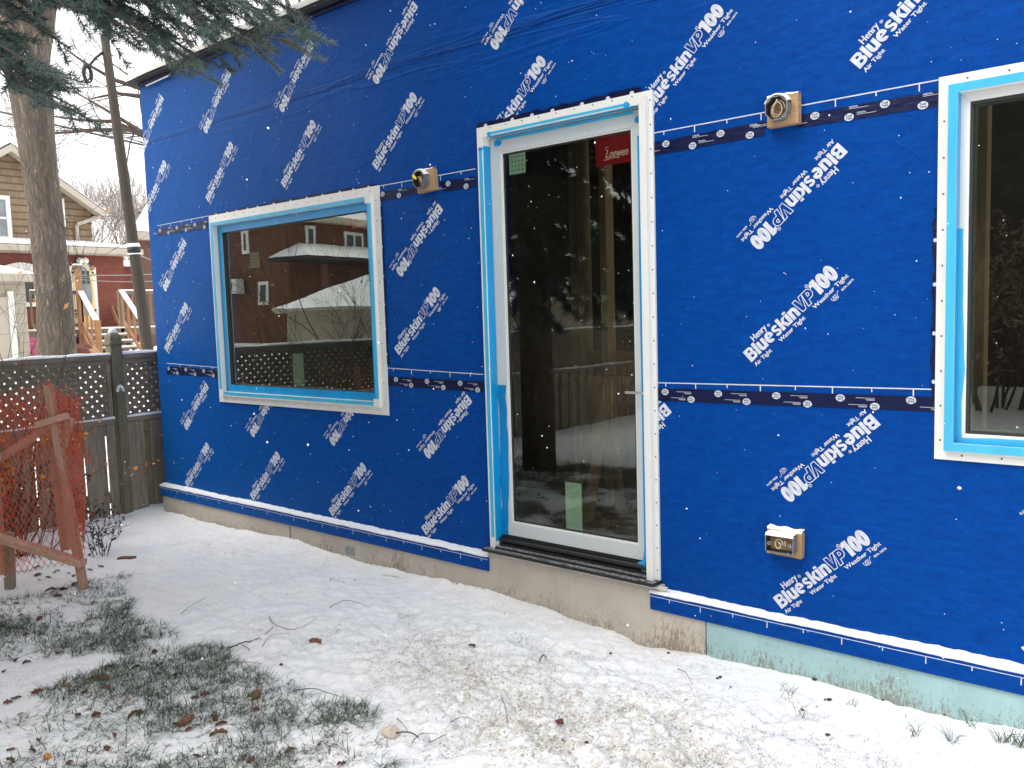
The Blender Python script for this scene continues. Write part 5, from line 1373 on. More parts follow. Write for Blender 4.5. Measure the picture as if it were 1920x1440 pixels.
# ------------------------------------------------------------------ neighbouring brick house with shingled gable
NX = -25.0
nh = thing('brick_house', 'red brick house with a shingled gable, yellow door and wooden deck stairs', 'house')
def np_(px, py, dx=0.0): return onX(px, py, NX + dx)
def facade(par, name, pts, d, mat, dx=0.0, bevel=0):
    m = MB(); P_ = [np_(*p, dx) for p in pts]; m.slab(P_, (-d, 0, 0)); o = m.build(name, M[mat], bevel=bevel); o.parent = par; return o
yR = np_(236, 560)[1]; zE = np_(233, 478)[2]; zG = gzs(NX, yR)
def nbox(par, name, x0, x1, y0, y1, z0, z1, mat, bevel=0): m = MB(); m.box((x0, y0, z0), (x1, y1, z1)); o = m.build(name, M[mat], bevel=bevel); o.parent = par; return o
yL = yR - 9.5
nbox(nh, 'brick_wall', NX - 9, NX, yL, yR, -.2, zE, 'brick')
# lean-to roof over the ground floor, snow on it
yg = np_(171, 440, -1.4)[1]; x_up = NX - 1.5
m = MB(); m.hexa([(NX + .35, yL, zE - .02), (NX + .35, yR + .35, zE - .02), (NX + .35, yR + .35, zE + .16), (NX + .35, yL, zE + .16)], [(x_up - 1.4, yL, zE + .42), (x_up - 1.4, yR - 1.0, zE + .42), (x_up - 1.4, yR - 1.0, zE + .60), (x_up - 1.4, yL, zE + .60)]); o = m.build('lower_roof', M['shinglebase']); o.parent = nh
m = MB(); m.hexa([(NX + .36, yL, zE + .165), (NX + .36, yR + .36, zE + .165), (NX + .36, yR + .36, zE + .235), (NX + .36, yL, zE + .235)], [(x_up - 1.4, yL, zE + .605), (x_up - 1.4, yR - 1.0, zE + .605), (x_up - 1.4, yR - 1.0, zE + .72), (x_up - 1.4, yL, zE + .72)]); o = m.build('roof_snow', M['snow'], bevel=.03); o.parent = nh
nbox(nh, 'gutter', NX + .30, NX + .44, yL, yR + .42, zE - .02, zE + .15, 'trim', .02)
nbox(nh, 'soffit', NX + .005, NX + .30, yL, yR + .30, zE - .05, zE - .022, 'trim')
# gable
GX = -1.5
pk, er, = np_(8, 272, GX), np_(188, 400, GX)
wr_ = np_(170, 400, GX)[1]; zb = zE + .3; yl = 2 * pk[1] - wr_; zw = np_(170, 392, GX)[2]
slope = (pk[2] - er[2]) / (er[1] - pk[1]); zw = pk[2] - slope * (wr_ - pk[1]) - .18
m = MB(); m.slab([(NX + GX, yl, zb), (NX + GX, wr_, zb), (NX + GX, wr_, zw), (NX + GX, pk[1], pk[2] - .18), (NX + GX, yl, zw)], (-7.4, 0, 0)); o = m.build('gable_wall', M['shingle']); o.parent = nh
ov_ = .45
def roofslab(sg, z0, z1, mat, name, x0=ov_, ext=0.0):
    e = er[1] - pk[1] + ext; a = [(NX + GX + x0, pk[1], pk[2] + z0), (NX + GX + x0, pk[1] + sg * e, pk[2] - slope * e + z0), (NX + GX + x0, pk[1] + sg * e, pk[2] - slope * e + z1), (NX + GX + x0, pk[1], pk[2] + z1)]
    m = MB(); m.slab(a, (-8.0, 0, 0)); o = m.build(name, M[mat]); o.parent = nh
for sg in (1, -1):
    roofslab(sg, -.05, .0, 'shinglebase', 'upper_roof'); roofslab(sg, .002, .05, 'snow', 'roof_snow', ov_ - .05, -.02)
    e = er[1] - pk[1]; m = MB(); m.slab([(NX + GX + ov_ + .03, pk[1], pk[2] - .04), (NX + GX + ov_ + .03, pk[1] + sg * e, pk[2] - slope * e - .04), (NX + GX + ov_ + .03, pk[1] + sg * e, pk[2] - slope * e - .24), (NX + GX + ov_ + .03, pk[1], pk[2] - .24)], (-.03, 0, 0)); o = m.build('fascia', M['trim']); o.parent = nh
    m = MB(); m.slab([(NX + GX + ov_, pk[1], pk[2] - .2), (NX + GX + ov_, pk[1] + sg * e, pk[2] - slope * e - .2), (NX + GX + ov_, pk[1] + sg * e, pk[2] - slope * e - .17), (NX + GX + ov_, pk[1], pk[2] - .17)], (-.42, 0, 0)); o = m.build('soffit', M['trim']); o.parent = nh
m = MB(); q = lambda x, y, d=.1: np_(x, y, GX + d); m.tube([q(188, 404, .45), q(183, 408, .3), q(146, 420, .1), q(144, 424, .08), q(146, 452, .08)], .055, 8); o = m.build('downspout', M['trim'], smooth=True); o.parent = nh
nbox(nh, 'vent_pipe', NX - 4, NX - 3.85, np_(143, 360)[1] - 1.25, np_(143, 360)[1] - 1.10, 5.4, 6.75, 'cable')
def nwin(par, tl, br, dx, fr=.09, pane_='greypane', mull=(0, 1), name='window', arch=0):
    A, B = np_(*tl, dx), np_(*br, dx); x = NX + dx; g = bpy.data.objects.new(name, None); COL.objects.link(g); g.parent = par
    y0, y1, z0, z1 = A[1], B[1], B[2], A[2]; m = MB()
    m.box((x, y0, z0), (x + .08, y0 + fr, z1)); m.box((x, y1 - fr, z0), (x + .08, y1, z1)); m.box((x, y0 + fr, z1 - fr), (x + .08, y1 - fr, z1)); m.box((x, y0 + fr, z0), (x + .10, y1 - fr, z0 + fr))
    for k in range(mull[0]): yy = y0 + (y1 - y0) * (k + 1) / (mull[0] + 1); m.box((x, yy - .05, z0 + fr), (x + .07, yy + .05, z1 - fr))
    for k in range(mull[1]): zz = z0 + (z1 - z0) * (k + 1) / (mull[1] + 1); m.box((x, y0 + fr, zz - .035), (x + .065, y1 - fr, zz + .035))
    o = m.build('window_frame', M['whitetrim'], bevel=.01); o.parent = g
    m = MB(); m.box((x + .004, y0 + fr * .5, z0 + fr * .5), (x + .03, y1 - fr * .5, z1 - fr * .5)); o = m.build('pane', M[pane_]); o.parent = g
    return g
nwin(nh, (-16, 365), (23, 452), GX, .12)
nwin(nh, (108, 372), (122, 425), GX, .10)
nwin(nh, (2, 500), (74, 575), 0, .12, 'darkpane', (1, 0))
for tl, tr, py in (((0, 500), (74, 500), 500),):
    m = MB(); A, B = np_(2, 500), np_(74, 500); k = 9; t = np.linspace(0, 1, k); zz = A[2] + .12 * np.sin(np.pi * t); yy = A[1] + (B[1] - A[1]) * t
    m.hexa([(NX + .001, y, z) for y, z in zip(yy, zz)][::1] + [(NX + .001, yy[-1], A[2] - .1), (NX + .001, yy[0], A[2] - .1)], [(NX + .085, y, z) for y, z in zip(yy, zz)] + [(NX + .085, yy[-1], A[2] - .1), (NX + .085, yy[0], A[2] - .1)]); o = m.build('window_head', M['whitetrim']); o.parent = nh
# yellow screen door in its arched white frame
A, B = np_(127, 497), np_(187, 640); dy0, dy1 = np_(127, 520)[1], np_(179, 520)[1]; dz0 = np_(160, 617)[2]; dz1 = np_(150, 500)[2]
g = bpy.data.objects.new('screen_door', None); COL.objects.link(g); g.parent = nh; g['label'] = 'pale yellow screen door with an oval light in a carved frame'
k = 9; t = np.linspace(0, 1, k); yy = dy0 + (dy1 - dy0) * t; zz = dz1 - .02 + .11 * np.sin(np.pi * t)
m = MB(); m.hexa([(NX + .002, dy0, dz0), (NX + .002, dy1, dz0)] + [(NX + .002, y, z) for y, z in zip(yy[::-1], zz[::-1])], [(NX + .06, dy0, dz0), (NX + .06, dy1, dz0)] + [(NX + .06, y, z) for y, z in zip(yy[::-1], zz[::-1])]); o = m.build('door_frame', M['whitetrim']); o.parent = g
m = MB(); m.box((NX + .062, dy0 + .12, dz0 + .02), (NX + .09, dy1 - .12, dz1 - .10)); o = m.build('door_panel', M['yellow']); o.parent = g
cy, cz = (dy0 + dy1) / 2, (dz0 + dz1) / 2 + .18; ry, rz = (dy1 - dy0) * .28, .72
def oval(r1, r2, x0, x1, mat, name, n=28):
    t = np.arange(n) * 2 * np.pi / n; m = MB(); m.hexa([(x0, cy + r1 * math.cos(a), cz + r2 * math.sin(a)) for a in t], [(x1, cy + r1 * math.cos(a), cz + r2 * math.sin(a)) for a in t]); o = m.build(name, M[mat]); o.parent = g
oval(ry * 1.12, rz * 1.06, NX + .091, NX + .10, 'yellow', 'oval_rim'); oval(ry, rz, NX + .101, NX + .106, 'greypane', 'oval_light')
m = MB()
for sy in (-1, 1):
    for sz in (-1, 1):
        for j in range(4): a = .35 + j * .25; c_y, c_z = cy + sy * ry * (1.28 - .12 * j), cz + sz * rz * (.75 + .13 * j); m.lathe([(.035, 0), (.035, .006)], (NX + .0905, c_y, c_z), 8, axis=0)
m.box((NX + .0905, cy - .18, dz0 + .60), (NX + .098, cy + .18, dz0 + .66)); o = m.build('fretwork', M['black']); o.parent = g
m = MB()
for i in range(3):
    for j in range(2): m.box((NX + .1065, cy - .16 + i * .12, cz + .22 + j * .2), (NX + .110, cy - .07 + i * .12, cz + .39 + j * .2))
o = m.build('inner_light', M['darkpane']); o.parent = g
m = MB()
for px in (150, 160): p = np_(px, 489, .15); m.lathe([(.02, -.08), (.07, -.05), (.10, 0), (.08, .05), (.02, .08)], tuple(p), 12, axis=0)
o = m.build('flood_lamp', M['whitetrim'], smooth=True); o.parent = nh
# deck and stairs
DX = 2.6
dk_ = lambda px, py, d=DX: onX(px, py, NX + d)
zD = dk_(180, 617)[2]; y0, y1 = dk_(62, 600)[1], dk_(330, 600)[1]
nbox(nh, 'deck_floor', NX + .01, NX + DX, y0, y1, zD - .20, zD, 'deckwood'); nbox(nh, 'deck_snow', NX + .5, NX + DX + .02, y0, y1, zD + .001, zD + .04, 'snow')
def railing(p0, p1, h0=.12, h1=.95, mat='deckwood', step=.16, name='deck_railing', par=nh, snow=True, caps=.09):
    p0, p1 = np.array(p0, float), np.array(p1, float); L = np.linalg.norm((p1 - p0)[:2]); n = max(2, int(L / step)); m = MB()
    for h in (h0, h1): m.beam(p0 + (0, 0, h), p1 + (0, 0, h), .05, .09)
    for k in range(n + 1): q = p0 + (p1 - p0) * k / n; w = .02; m.box((q[0] - w, q[1] - w, q[2] + h0), (q[0] + w, q[1] + w, q[2] + h1))
    o = m.build(name, M[mat]); o.parent = par
    if snow: m = MB(); m.beam(p0 + (0, 0, h1 + .06), p1 + (0, 0, h1 + .06), .13, .035); o = m.build('rail_snow', M['snow'], bevel=.01); o.parent = par
ya, yb_ = dk_(152, 600)[1], dk_(229, 600)[1]
railing((NX + DX - .05, y0, zD), (NX + DX - .05, ya, zD)); railing((NX + DX - .05, yb_, zD), (NX + DX - .05, y1, zD))
def post_(x, y, z0, z1, w, mat, nm='newel_post', cap=False):
    nbox(nh, nm, x - w / 2, x + w / 2, y - w / 2, y + w / 2, z0, z1, mat, .01)
    if cap: nbox(nh, 'post_cap', x - w * .75, x + w * .75, y - w * .75, y + w * .75, z1 + .001, z1 + .06, 'deckwood', .01); nbox(nh, 'cap_snow', x - w * .75, x + w * .75, y - w * .75, y + w * .75, z1 + .062, z1 + .11, 'snow', .02)
pz = dk_(142, 503)[2]
post_(NX + DX + .06, dk_(147, 560)[1], zD - .9, pz, .12, 'stair', cap=True)
post_(NX + DX - .05, ya, zD - .9, zD + 1.0, .10, 'deckwood'); post_(NX + DX - .05, yb_, zD - .9, zD + 1.0, .10, 'deckwood')
SX = 1.7
zN = gzs(NX + DX + SX, 6)
for k in range(5):
    x1_ = NX + DX + .05 + SX * (k + 1) / 5; z_ = zD - (zD - zN) * (k + 1) / 5.5
    m = MB(); m.box((x1_ - .36, ya + .08, z_ - .05), (x1_, yb_ - .08, z_)); m.box((x1_ - .36, ya + .08, z_ + .001), (x1_ + .0, yb_ - .08, z_ + .045)); m.m[-6:] = [1] * 6; o = m.build('stair_tread', [M['deckwood'], M['snow']]); o.parent = nh
for y_, e_ in ((ya, dk_(183, 640, DX + SX)[1]), (yb_, dk_(266, 640, DX + SX)[1])):
    p0 = (NX + DX + .1, y_, zD + .0); p1 = (NX + DX + SX, e_, zD - (zD - zN) * .86)
    railing(p0, p1, .15, .92, 'stair', .42, 'stair_railing'); post_(NX + DX + SX + .06, e_, zN - .2, p1[2] + .98, .12, 'stair')
    m = MB(); m.beam((p0[0], p0[1], p0[2] - .15), (p1[0], p1[1], p1[2] - .15), .05, .14); o = m.build('stringer', M['stair']); o.parent = nh
for k, px in enumerate((211, 219, 226)):
    p = np_(px, 600, .1); m = MB(); m.beam((NX + .5, p[1] + .1 * k, zD + .04), (NX + .09, p[1], zD + .62 - .05 * k), .03, .13); tag(m.build('leaning_board', M['stair']), ['leftmost light board propped on the brick wall by the yellow door', 'middle light board propped on the brick wall by the yellow door', 'rightmost light board propped on the brick wall by the yellow door'][k], 'board')
# clutter under the stairs
for px, py, r, mt, lab in ((58, 650, .38, 'pink', 'dark pink tarp bundle beside the thick tree trunk'), (152, 655, .26, 'leafred', 'dark red sack below the deck stairs'), (166, 658, .22, 'plywood', 'tan bag in front of the deck stairs'), (298, 646, .40, 'snow', 'snow-covered white bundle right of the leaning pole')):
    p = onX(px, py, NX + DX + 2.6 if px < 200 else -19); o = pebble((300, 1100), r, M[mt], lab, 'bundle', .75, 'tarp_bundle'); o.location = (p[0], p[1], gzs(p[0], p[1]) + r * .5 if px > 200 else p[2] - r * .2)
    if px < 200: o.location.z = max(p[2] - r * .3, gzs(p[0], p[1]) + r * .3)

# ------------------------------------------------------------------ beige garage at the left edge
ga = thing('garage', 'beige block garage with a snowy roof at the left edge, behind bare branches', 'garage')
XG = -19.0; gp = lambda px, py, d=0: onX(px, py, XG + d)
y1_ = gp(52, 600)[1]; zt_ = gp(40, 527)[2]
nbox(ga, 'wall', XG - 6, XG, y1_ - 5, y1_, -.1, zt_, 'block'); nbox(ga, 'gutter', XG + .02, XG + .30, y1_ - 5.3, y1_ + .16, zt_ - .02, zt_ + .14, 'trim', .02)
m = MB(); zr = zt_ + .14
m.hexa([(XG + .3, y1_ - 5.3, zr), (XG + .3, y1_ + .2, zr), (XG - 6.2, y1_ + .2, zr), (XG - 6.2, y1_ - 5.3, zr)], [(XG - 2.6, y1_ - 3.0, zr + .95), (XG - 2.6, y1_ - 2.3, zr + .95), (XG - 3.4, y1_ - 2.3, zr + .95), (XG - 3.4, y1_ - 3.0, zr + .95)]); o = m.build('roof', M['snow']); o.parent = ga
p, q = gp(-30, 557), gp(20, 660); nbox(ga, 'garage_door', XG + .002, XG + .05, p[1], q[1], .0, p[2], 'trim', .01)
nbox(ga, 'door_frame', XG + .002, XG + .08, q[1], q[1] + .12, .0, p[2] + .12, 'whitetrim', .01)

# second brick house behind the pole, and a low one between
h2 = thing('brick_house', 'brown brick house with white eaves between the pole and the blue wall', 'house')
X2 = -31.0; p2 = lambda px, py, d=0: onX(px, py, X2 + d)
yA = p2(259, 500)[1]; zA = p2(262, 434)[2]
vd = np.array([X2, yA - CP[1], 0]); vd /= np.linalg.norm(vd); vd = vd * 8
F4 = [np.array((X2, yA, -.2)), np.array((X2, yA + 9, -.2)), np.array((X2, yA + 9, zA)), np.array((X2, yA, zA))]
m = MB(); m.hexa(F4, [p + vd for p in F4]); o = m.build('brick_wall', M['brick2']); o.parent = h2
e1, e2 = p2(248, 432, .5), p2(300, 345, .5); m = MB(); m.slab([tuple(e1), tuple(e2), (X2 + .5, e2[1], e2[2] - .35), (X2 + .5, e1[1], e1[2] - .30)], (-.12, 0, 0)); o = m.build('fascia', M['whitetrim']); o.parent = h2
m = MB(); F4 = [np.array(p) for p in ((X2 + .4, e1[1], e1[2] - .30), (X2 + .4, yA + 9, e1[2] - .30), (X2 + .4, yA + 9, e1[2] - .02), (X2 + .4, e1[1], e1[2] - .02))]; m.hexa(F4, [p + vd * 1.05 for p in F4]); o = m.build('eave', M['trim']); o.parent = h2
T4 = [np.array((X2 + .38, e1[1] + .02, e1[2])), np.array((X2 + .38, yA + 9, e1[2])), np.array((X2 + .38, yA + 9, e1[2])) + vd, np.array((X2 + .38, e1[1] + .02, e1[2])) + vd]
m = MB(); m.hexa(T4, [(X2 + .3, e2[1], e2[2]), (X2 + .3, yA + 9, e2[2]), tuple(np.array((X2 + .3, yA + 9, e2[2])) + vd), tuple(np.array((X2 + .3, e2[1], e2[2])) + vd)]); o = m.build('roof', M['snow']); o.parent = h2
h3 = thing('brick_house', 'low red brick building seen through the gap left of the pole', 'house')
p, q = onX(236, 500, -44), onX(262, 500, -44); nbox(h3, 'brick_wall', -50, -44, p[1] - 1, q[1] + 2, 0, p[2], 'brick'); nbox(h3, 'roof', -50.3, -43.7, p[1] - 1.3, q[1] + 2.3, p[2] + .002, p[2] + .30, 'snow', .05)

# ------------------------------------------------------------------ what the panes mirror: brick house, garage, hedge
CB = atD(533, 412, 34, True); CB0 = np.array([CB[0], CB[1], 0]); zB = CB[2]
rdir = np.array([-.15, -.989, 0]); ldir = np.array([-.989, .15, 0])
hb = thing('brick_house', 'dark red brick house with white windows, mirrored in the left window', 'house')
def bpt(px, py, which):
    a = CB0; b = CB0 + (rdir if which else ldir); return onV(px, py, a, b, True)
def bs(p, which): return float((p - CB0) @ (rdir if which else ldir))
def bpoly(s, z, out, which):
    d = rdir if which else ldir; n = -ldir if which else -rdir; return CB0 + d * s + n * out + np.array((0, 0, z))
m = MB(); LR, LL = 14, 12
loop = [CB0, CB0 + rdir * LR, CB0 + rdir * LR + ldir * LL, CB0 + ldir * LL]
m.hexa([p + (0, 0, -.2) for p in loop], [p + (0, 0, zB) for p in loop]); o = m.build('brick_wall', M['brick3']); o.parent = hb
def grown(e): return [CB0 - rdir * e - ldir * e, CB0 + rdir * (LR + e) - ldir * e, CB0 + rdir * (LR + e) + ldir * (LL + e), CB0 - rdir * e + ldir * (LL + e)]
m = MB(); m.hexa([p + (0, 0, zB + .002) for p in grown(.5)], [p + (0, 0, zB + .26) for p in grown(.55)]); o = m.build('gutter', M['trim']); o.parent = hb
cc = sum(loop) / 4; m = MB(); m.hexa([p + (0, 0, zB + .262) for p in grown(.5)], [p * .12 + cc * .88 + (0, 0, zB + 2.6) for p in loop]); o = m.build('roof', M['snow']); o.parent = hb
def bwin(tl, br, which, n=0):
    A, B = bpt(*tl, which), bpt(*br, which); s0, s1 = sorted((bs(A, which), bs(B, which))); z0, z1 = B[2], A[2]
    g = bpy.data.objects.new('window', None); COL.objects.link(g); g.parent = hb
    def q(nm, a, b, c, d, o0, o1, mt): m = MB(); m.hexa([bpoly(s, z, o0, which) for s, z in ((a, c), (b, c), (b, d), (a, d))], [bpoly(s, z, o1, which) for s, z in ((a, c), (b, c), (b, d), (a, d))]); o = m.build(nm, M[mt]); o.parent = g
    q('window_frame', s0, s1, z0, z1, .002, .06, 'whitetrim')
    f = .14; k = n + 1; w = (s1 - s0 - f * (k + 1)) / k
    for i in range(k): q('pane', s0 + f + i * (w + f), s0 + f + i * (w + f) + w, z0 + f, z1 - f, .061, .07, 'darkpane')
Z3 = lambda x, y: (380 + x * .3265, 330 + y * .3265)
bwin(Z3(580, 282), Z3(640, 420), 1); bwin(Z3(800, 318), Z3(922, 472), 1, 1); bwin(Z3(218, 314), Z3(264, 444), 0); bwin(Z3(316, 608), Z3(384, 738), 0)
A, B = bpt(*Z3(150, 598), 0), bpt(*Z3(246, 676), 0); s0, s1 = sorted((bs(A, 0), bs(B, 0)))
g = thing('air_conditioner', 'pale outdoor air conditioner unit fixed high on the mirrored brick house', 'air conditioner')
m = MB(); m.hexa([bpoly(s, z, .12, 0) for s, z in ((s0, B[2]), (s1, B[2]), (s1, A[2]), (s0, A[2]))], [bpoly(s, z, .55, 0) for s, z in ((s0, B[2]), (s1, B[2]), (s1, A[2]), (s0, A[2]))]); o = m.build('casing', M['acmetal'], bevel=.02); o.parent = g
m = MB(); sm, zm = s0 + (s1 - s0) * .55, (A[2] + B[2]) / 2; n = 20
m.hexa([bpoly(sm + .36 * math.cos(t), zm + .36 * math.sin(t), .551, 0) for t in np.arange(n) * 2 * np.pi / n], [bpoly(sm + .36 * math.cos(t), zm + .36 * math.sin(t), .56, 0) for t in np.arange(n) * 2 * np.pi / n]); o = m.build('fan_grille', M['black']); o.parent = g
# porch roof
A, B = bpt(*Z3(495, 520), 1), bpt(*Z3(1100, 520), 1); pz_ = A[2]
m = MB(); pl = [bpoly(-1.0, pz_, 0.0, 1), bpoly(LR, pz_, 0.0, 1), bpoly(LR, pz_, 2.2, 1), bpoly(-1.0, pz_, 2.2, 1)]
m.hexa([p + (0, 0, .16) for p in pl], [p + (0, 0, .3) for p in pl]); o = m.build('porch_roof', M['galvdark']); o.parent = hb
m = MB(); m.hexa([p + (0, 0, .302) for p in pl], [bpoly(.6, pz_ + 1.0, .05, 1), bpoly(LR - .5, pz_ + 1.0, .05, 1), bpoly(LR - .5, pz_ + .95, .3, 1), bpoly(.6, pz_ + .95, .3, 1)]); o = m.build('porch_snow', M['snow']); o.parent = hb
for s in (0, 4, 8, 12): m = MB(); m.beam(bpoly(s, .3, 2.0, 1), bpoly(s, pz_, 2.0, 1), .2, .2); o = m.build('porch_post', M['brick3']); o.parent = hb
# garage mirrored below it
cg = atD(*Z3(487, 960), 17.5, True); CG = np.array([cg[0], cg[1], 0]); zg = atD(*Z3(487, 768), 17.5, True)[2]
g2 = thing('garage', 'beige clapboard garage under a white snowy hip roof, mirrored in the left window and door', 'garage')
r2 = np.array([.57, -.82, 0]); l2 = np.array([-.82, -.57, 0])
gl = [CG, CG + r2 * 9.5, CG + r2 * 9.5 + l2 * 5.2, CG + l2 * 5.2]
m = MB(); m.hexa([p + (0, 0, -.2) for p in gl], [p + (0, 0, zg) for p in gl]); o = m.build('wall', M['siding']); o.parent = g2
def gg(e): return [CG - r2 * e - l2 * e, CG + r2 * (9.5 + e) - l2 * e, CG + r2 * (9.5 + e) + l2 * (5.2 + e), CG - r2 * e + l2 * (5.2 + e)]
m = MB(); m.hexa([p + (0, 0, zg - .03) for p in gg(.3)], [p + (0, 0, zg + .03) for p in gg(.32)]); o = m.build('eave', M['trim']); o.parent = g2
m = MB(); m.hexa([p + (0, 0, zg + .032) for p in gg(.3)], [CG + r2 * 1.9 + l2 * 2.4 + (0, 0, zg + .82), CG + r2 * 7.5 + l2 * 2.4 + (0, 0, zg + .82), CG + r2 * 7.5 + l2 * 2.8 + (0, 0, zg + .82), CG + r2 * 1.9 + l2 * 2.8 + (0, 0, zg + .82)]); o = m.build('roof', M['snow']); o.parent = g2
# shrubs
def shrub(loc, H, n, seed, label, mat='twig', leaf=None, nl=0, name='shrub', spread=.55, r=.012, depth=3, cat='shrub', lsize=.03, parent=None, wide=.15):
    rr = np.random.RandomState(seed); t = thing(name, label, cat, None, tuple(loc)); m = MB()
    for k in range(n): a = rr.rand() * 6.28; grow(m, (wide * math.cos(a) * rr.rand(), wide * math.sin(a) * rr.rand(), -.03), (math.cos(a) * .45, math.sin(a) * .45, 1), H * rr.uniform(.35, .55), r, depth, rr, spread, .08, 4, .0012, kids=(2, 3))
    o = m.build('stems', M[mat], smooth=True); o.parent = t
    if leaf:
        V_ = np.concatenate(m.v); q = V_[rr.randint(0, len(V_), nl)]; q = q[q[:, 2] > H * .12]; nn = len(q); a = rr.randn(nn, 3); a /= np.linalg.norm(a, axis=1)[:, None]; b = np.cross(a, rr.randn(nn, 3)); b /= np.linalg.norm(b, axis=1)[:, None]
        s = lsize * (.5 + rr.rand(nn, 1)); VV = np.stack([q, q + a * s * .5 + b * s * .35, q + a * s, q + a * s * .5 - b * s * .35], 1).reshape(-1, 3); F_ = np.arange(nn * 4).reshape(-1, 4)
        fast('leaves', VV, F_, M[leaf], t, k=4)
    return t
p = onZ(190, 1045); shrub((p[0], p[1], 0), .34, 7, 2, 'low dry shrub with small dark leaves beside the orange fence post', 'twig', 'black', 260, lsize=.018, r=.004, wide=.05)
p = onZ(75, 1045); shrub((p[0], p[1], 0), .62, 9, 3, 'reddish-leaved shrub behind the orange netting', 'twig', 'leafred', 500, lsize=.03, r=.006, spread=.4)
p = onX(10, 900, -6.2); shrub((p[0], p[1], 0), 1.15, 6, 4, 'tall twiggy shrub with orange-brown leaves at the left edge', 'twig', 'leaforange', 260, lsize=.035, r=.007, spread=.32)
p = onX(5, 700, -6.1); shrub((p[0], p[1], 0), 2.3, 4, 12, 'leggy bare climber with a few orange leaves in front of the garage', 'twig', 'leaforange', 40, lsize=.045, r=.008, depth=4, spread=.30, wide=.05)
for k, (x, y, H, s) in enumerate(((-8.0, -5.2, 3.2, 21), (-8.6, -3.6, 2.6, 22), (-7.7, -6.6, 3.4, 23))): shrub((x, y, gzs(x, y)), H, 5, s, ['tall thin-stemmed bare bush beyond the fence, mirrored in the left window', 'shorter bare bush beyond the fence, mirrored left of the tall one', 'widest bare bush beyond the fence, mirrored in the door'][k], 'twig', None, 0, r=.02, depth=4, spread=.4, wide=.25, name='bare_bush', cat='bush')
for k in range(4): x = -4.6 + 2.3 * k; shrub((x, -9.5 - .3 * (k % 2), 0), 2.6, 16, 30 + k, ['brown-leaved hedge bush, farthest left of the row behind the yard', 'brown-leaved hedge bush, second of the row behind the yard', 'brown-leaved hedge bush, third of the row behind the yard', 'brown-leaved hedge bush, farthest right of the row behind the yard'][k], 'twig', 'leaftan', 9000, lsize=.045, r=.02, depth=3, wide=.5, name='hedge_bush', cat='hedge')
for k, (x, y, H) in enumerate(((-16, -24, 10), (-6, -30, 12), (6, -32, 12), (14, -26, 11))): bare_tree((x, y, gzs(x, y)), H, .22, 3, 80 + k, ['bare tree behind the yard next to the mirrored houses', 'bare tree straight behind the hedge row', 'bare tree behind the right end of the hedge row', 'bare tree at the far right behind the photographer'][k], 'twig', None, .5, (3, 3), .01)

rb = thing('brick_house', 'dark rendered house behind the hedge, mirrored dimly in the right window', 'house')
nbox(rb, 'brick_wall', -7, 9, -22, -13, -.2, 6.0, 'darkwall'); nbox(rb, 'roof', -7.5, 9.5, -22.5, -12.5, 6.002, 6.4, 'shinglebase')
for x_ in (-5, -1.5, 2.5, 6):
    nbox(rb, 'window', x_, x_ + 1.1, -12.998, -12.95, 3.6, 5.0, 'darkpane')
# ------------------------------------------------------------------ blue spruce whose boughs hang into the picture
ST = np.array([-5.0, -2.96, 0.0])
spr = thing('spruce_tree', 'blue-green spruce with snow-dusted needles, boughs hanging in at the top left', 'tree', None, tuple(ST))
def needlemat():
    m = newmat('spruce_needles', (.05, .08, .07), .65); t = NT(m); n = t.noise(5, 4, .6); n2 = t.noise(38, 3, .6); nz = t.n('ShaderNodeNewGeometry')
    c = t.ramp(n, [(.3, (.042, .072, .060)), (.5, (.078, .122, .105)), (.72, (.135, .19, .17))])
    t.col(t.mix(t.ramp(n2, [(.62, 0.0), (.74, .55)]), c, (.40, .46, .46))); return m
NM = needlemat(); TW = MB(); NV = []; NF = [0]; NL = []
rs = np.random.RandomState(9)
def needles(P0, P1, n, L=.021, w=None):
    w = w or (.0014 if L < .03 else .0042)
    t = rs.rand(n, 1); d = P1 - P0; ln = np.linalg.norm(d); d = d / ln; c = P0 + d * ln * t
    a = rs.randn(n, 3); a -= (a @ d)[:, None] * d; a /= np.linalg.norm(a, axis=1)[:, None]; a[:, 2] += .15
    e = a * .8 + d * .65 + rs.randn(n, 3) * .1; e /= np.linalg.norm(e, axis=1)[:, None]; s = np.cross(e, rs.randn(n, 3)); s /= np.linalg.norm(s, axis=1)[:, None]
    l = L * (.7 + .5 * rs.rand(n, 1)); NL.append(np.stack([c - s * w, c + s * w, c + e * l + s * w * .4, c + e * l - s * w * .4], 1).reshape(-1, 3))
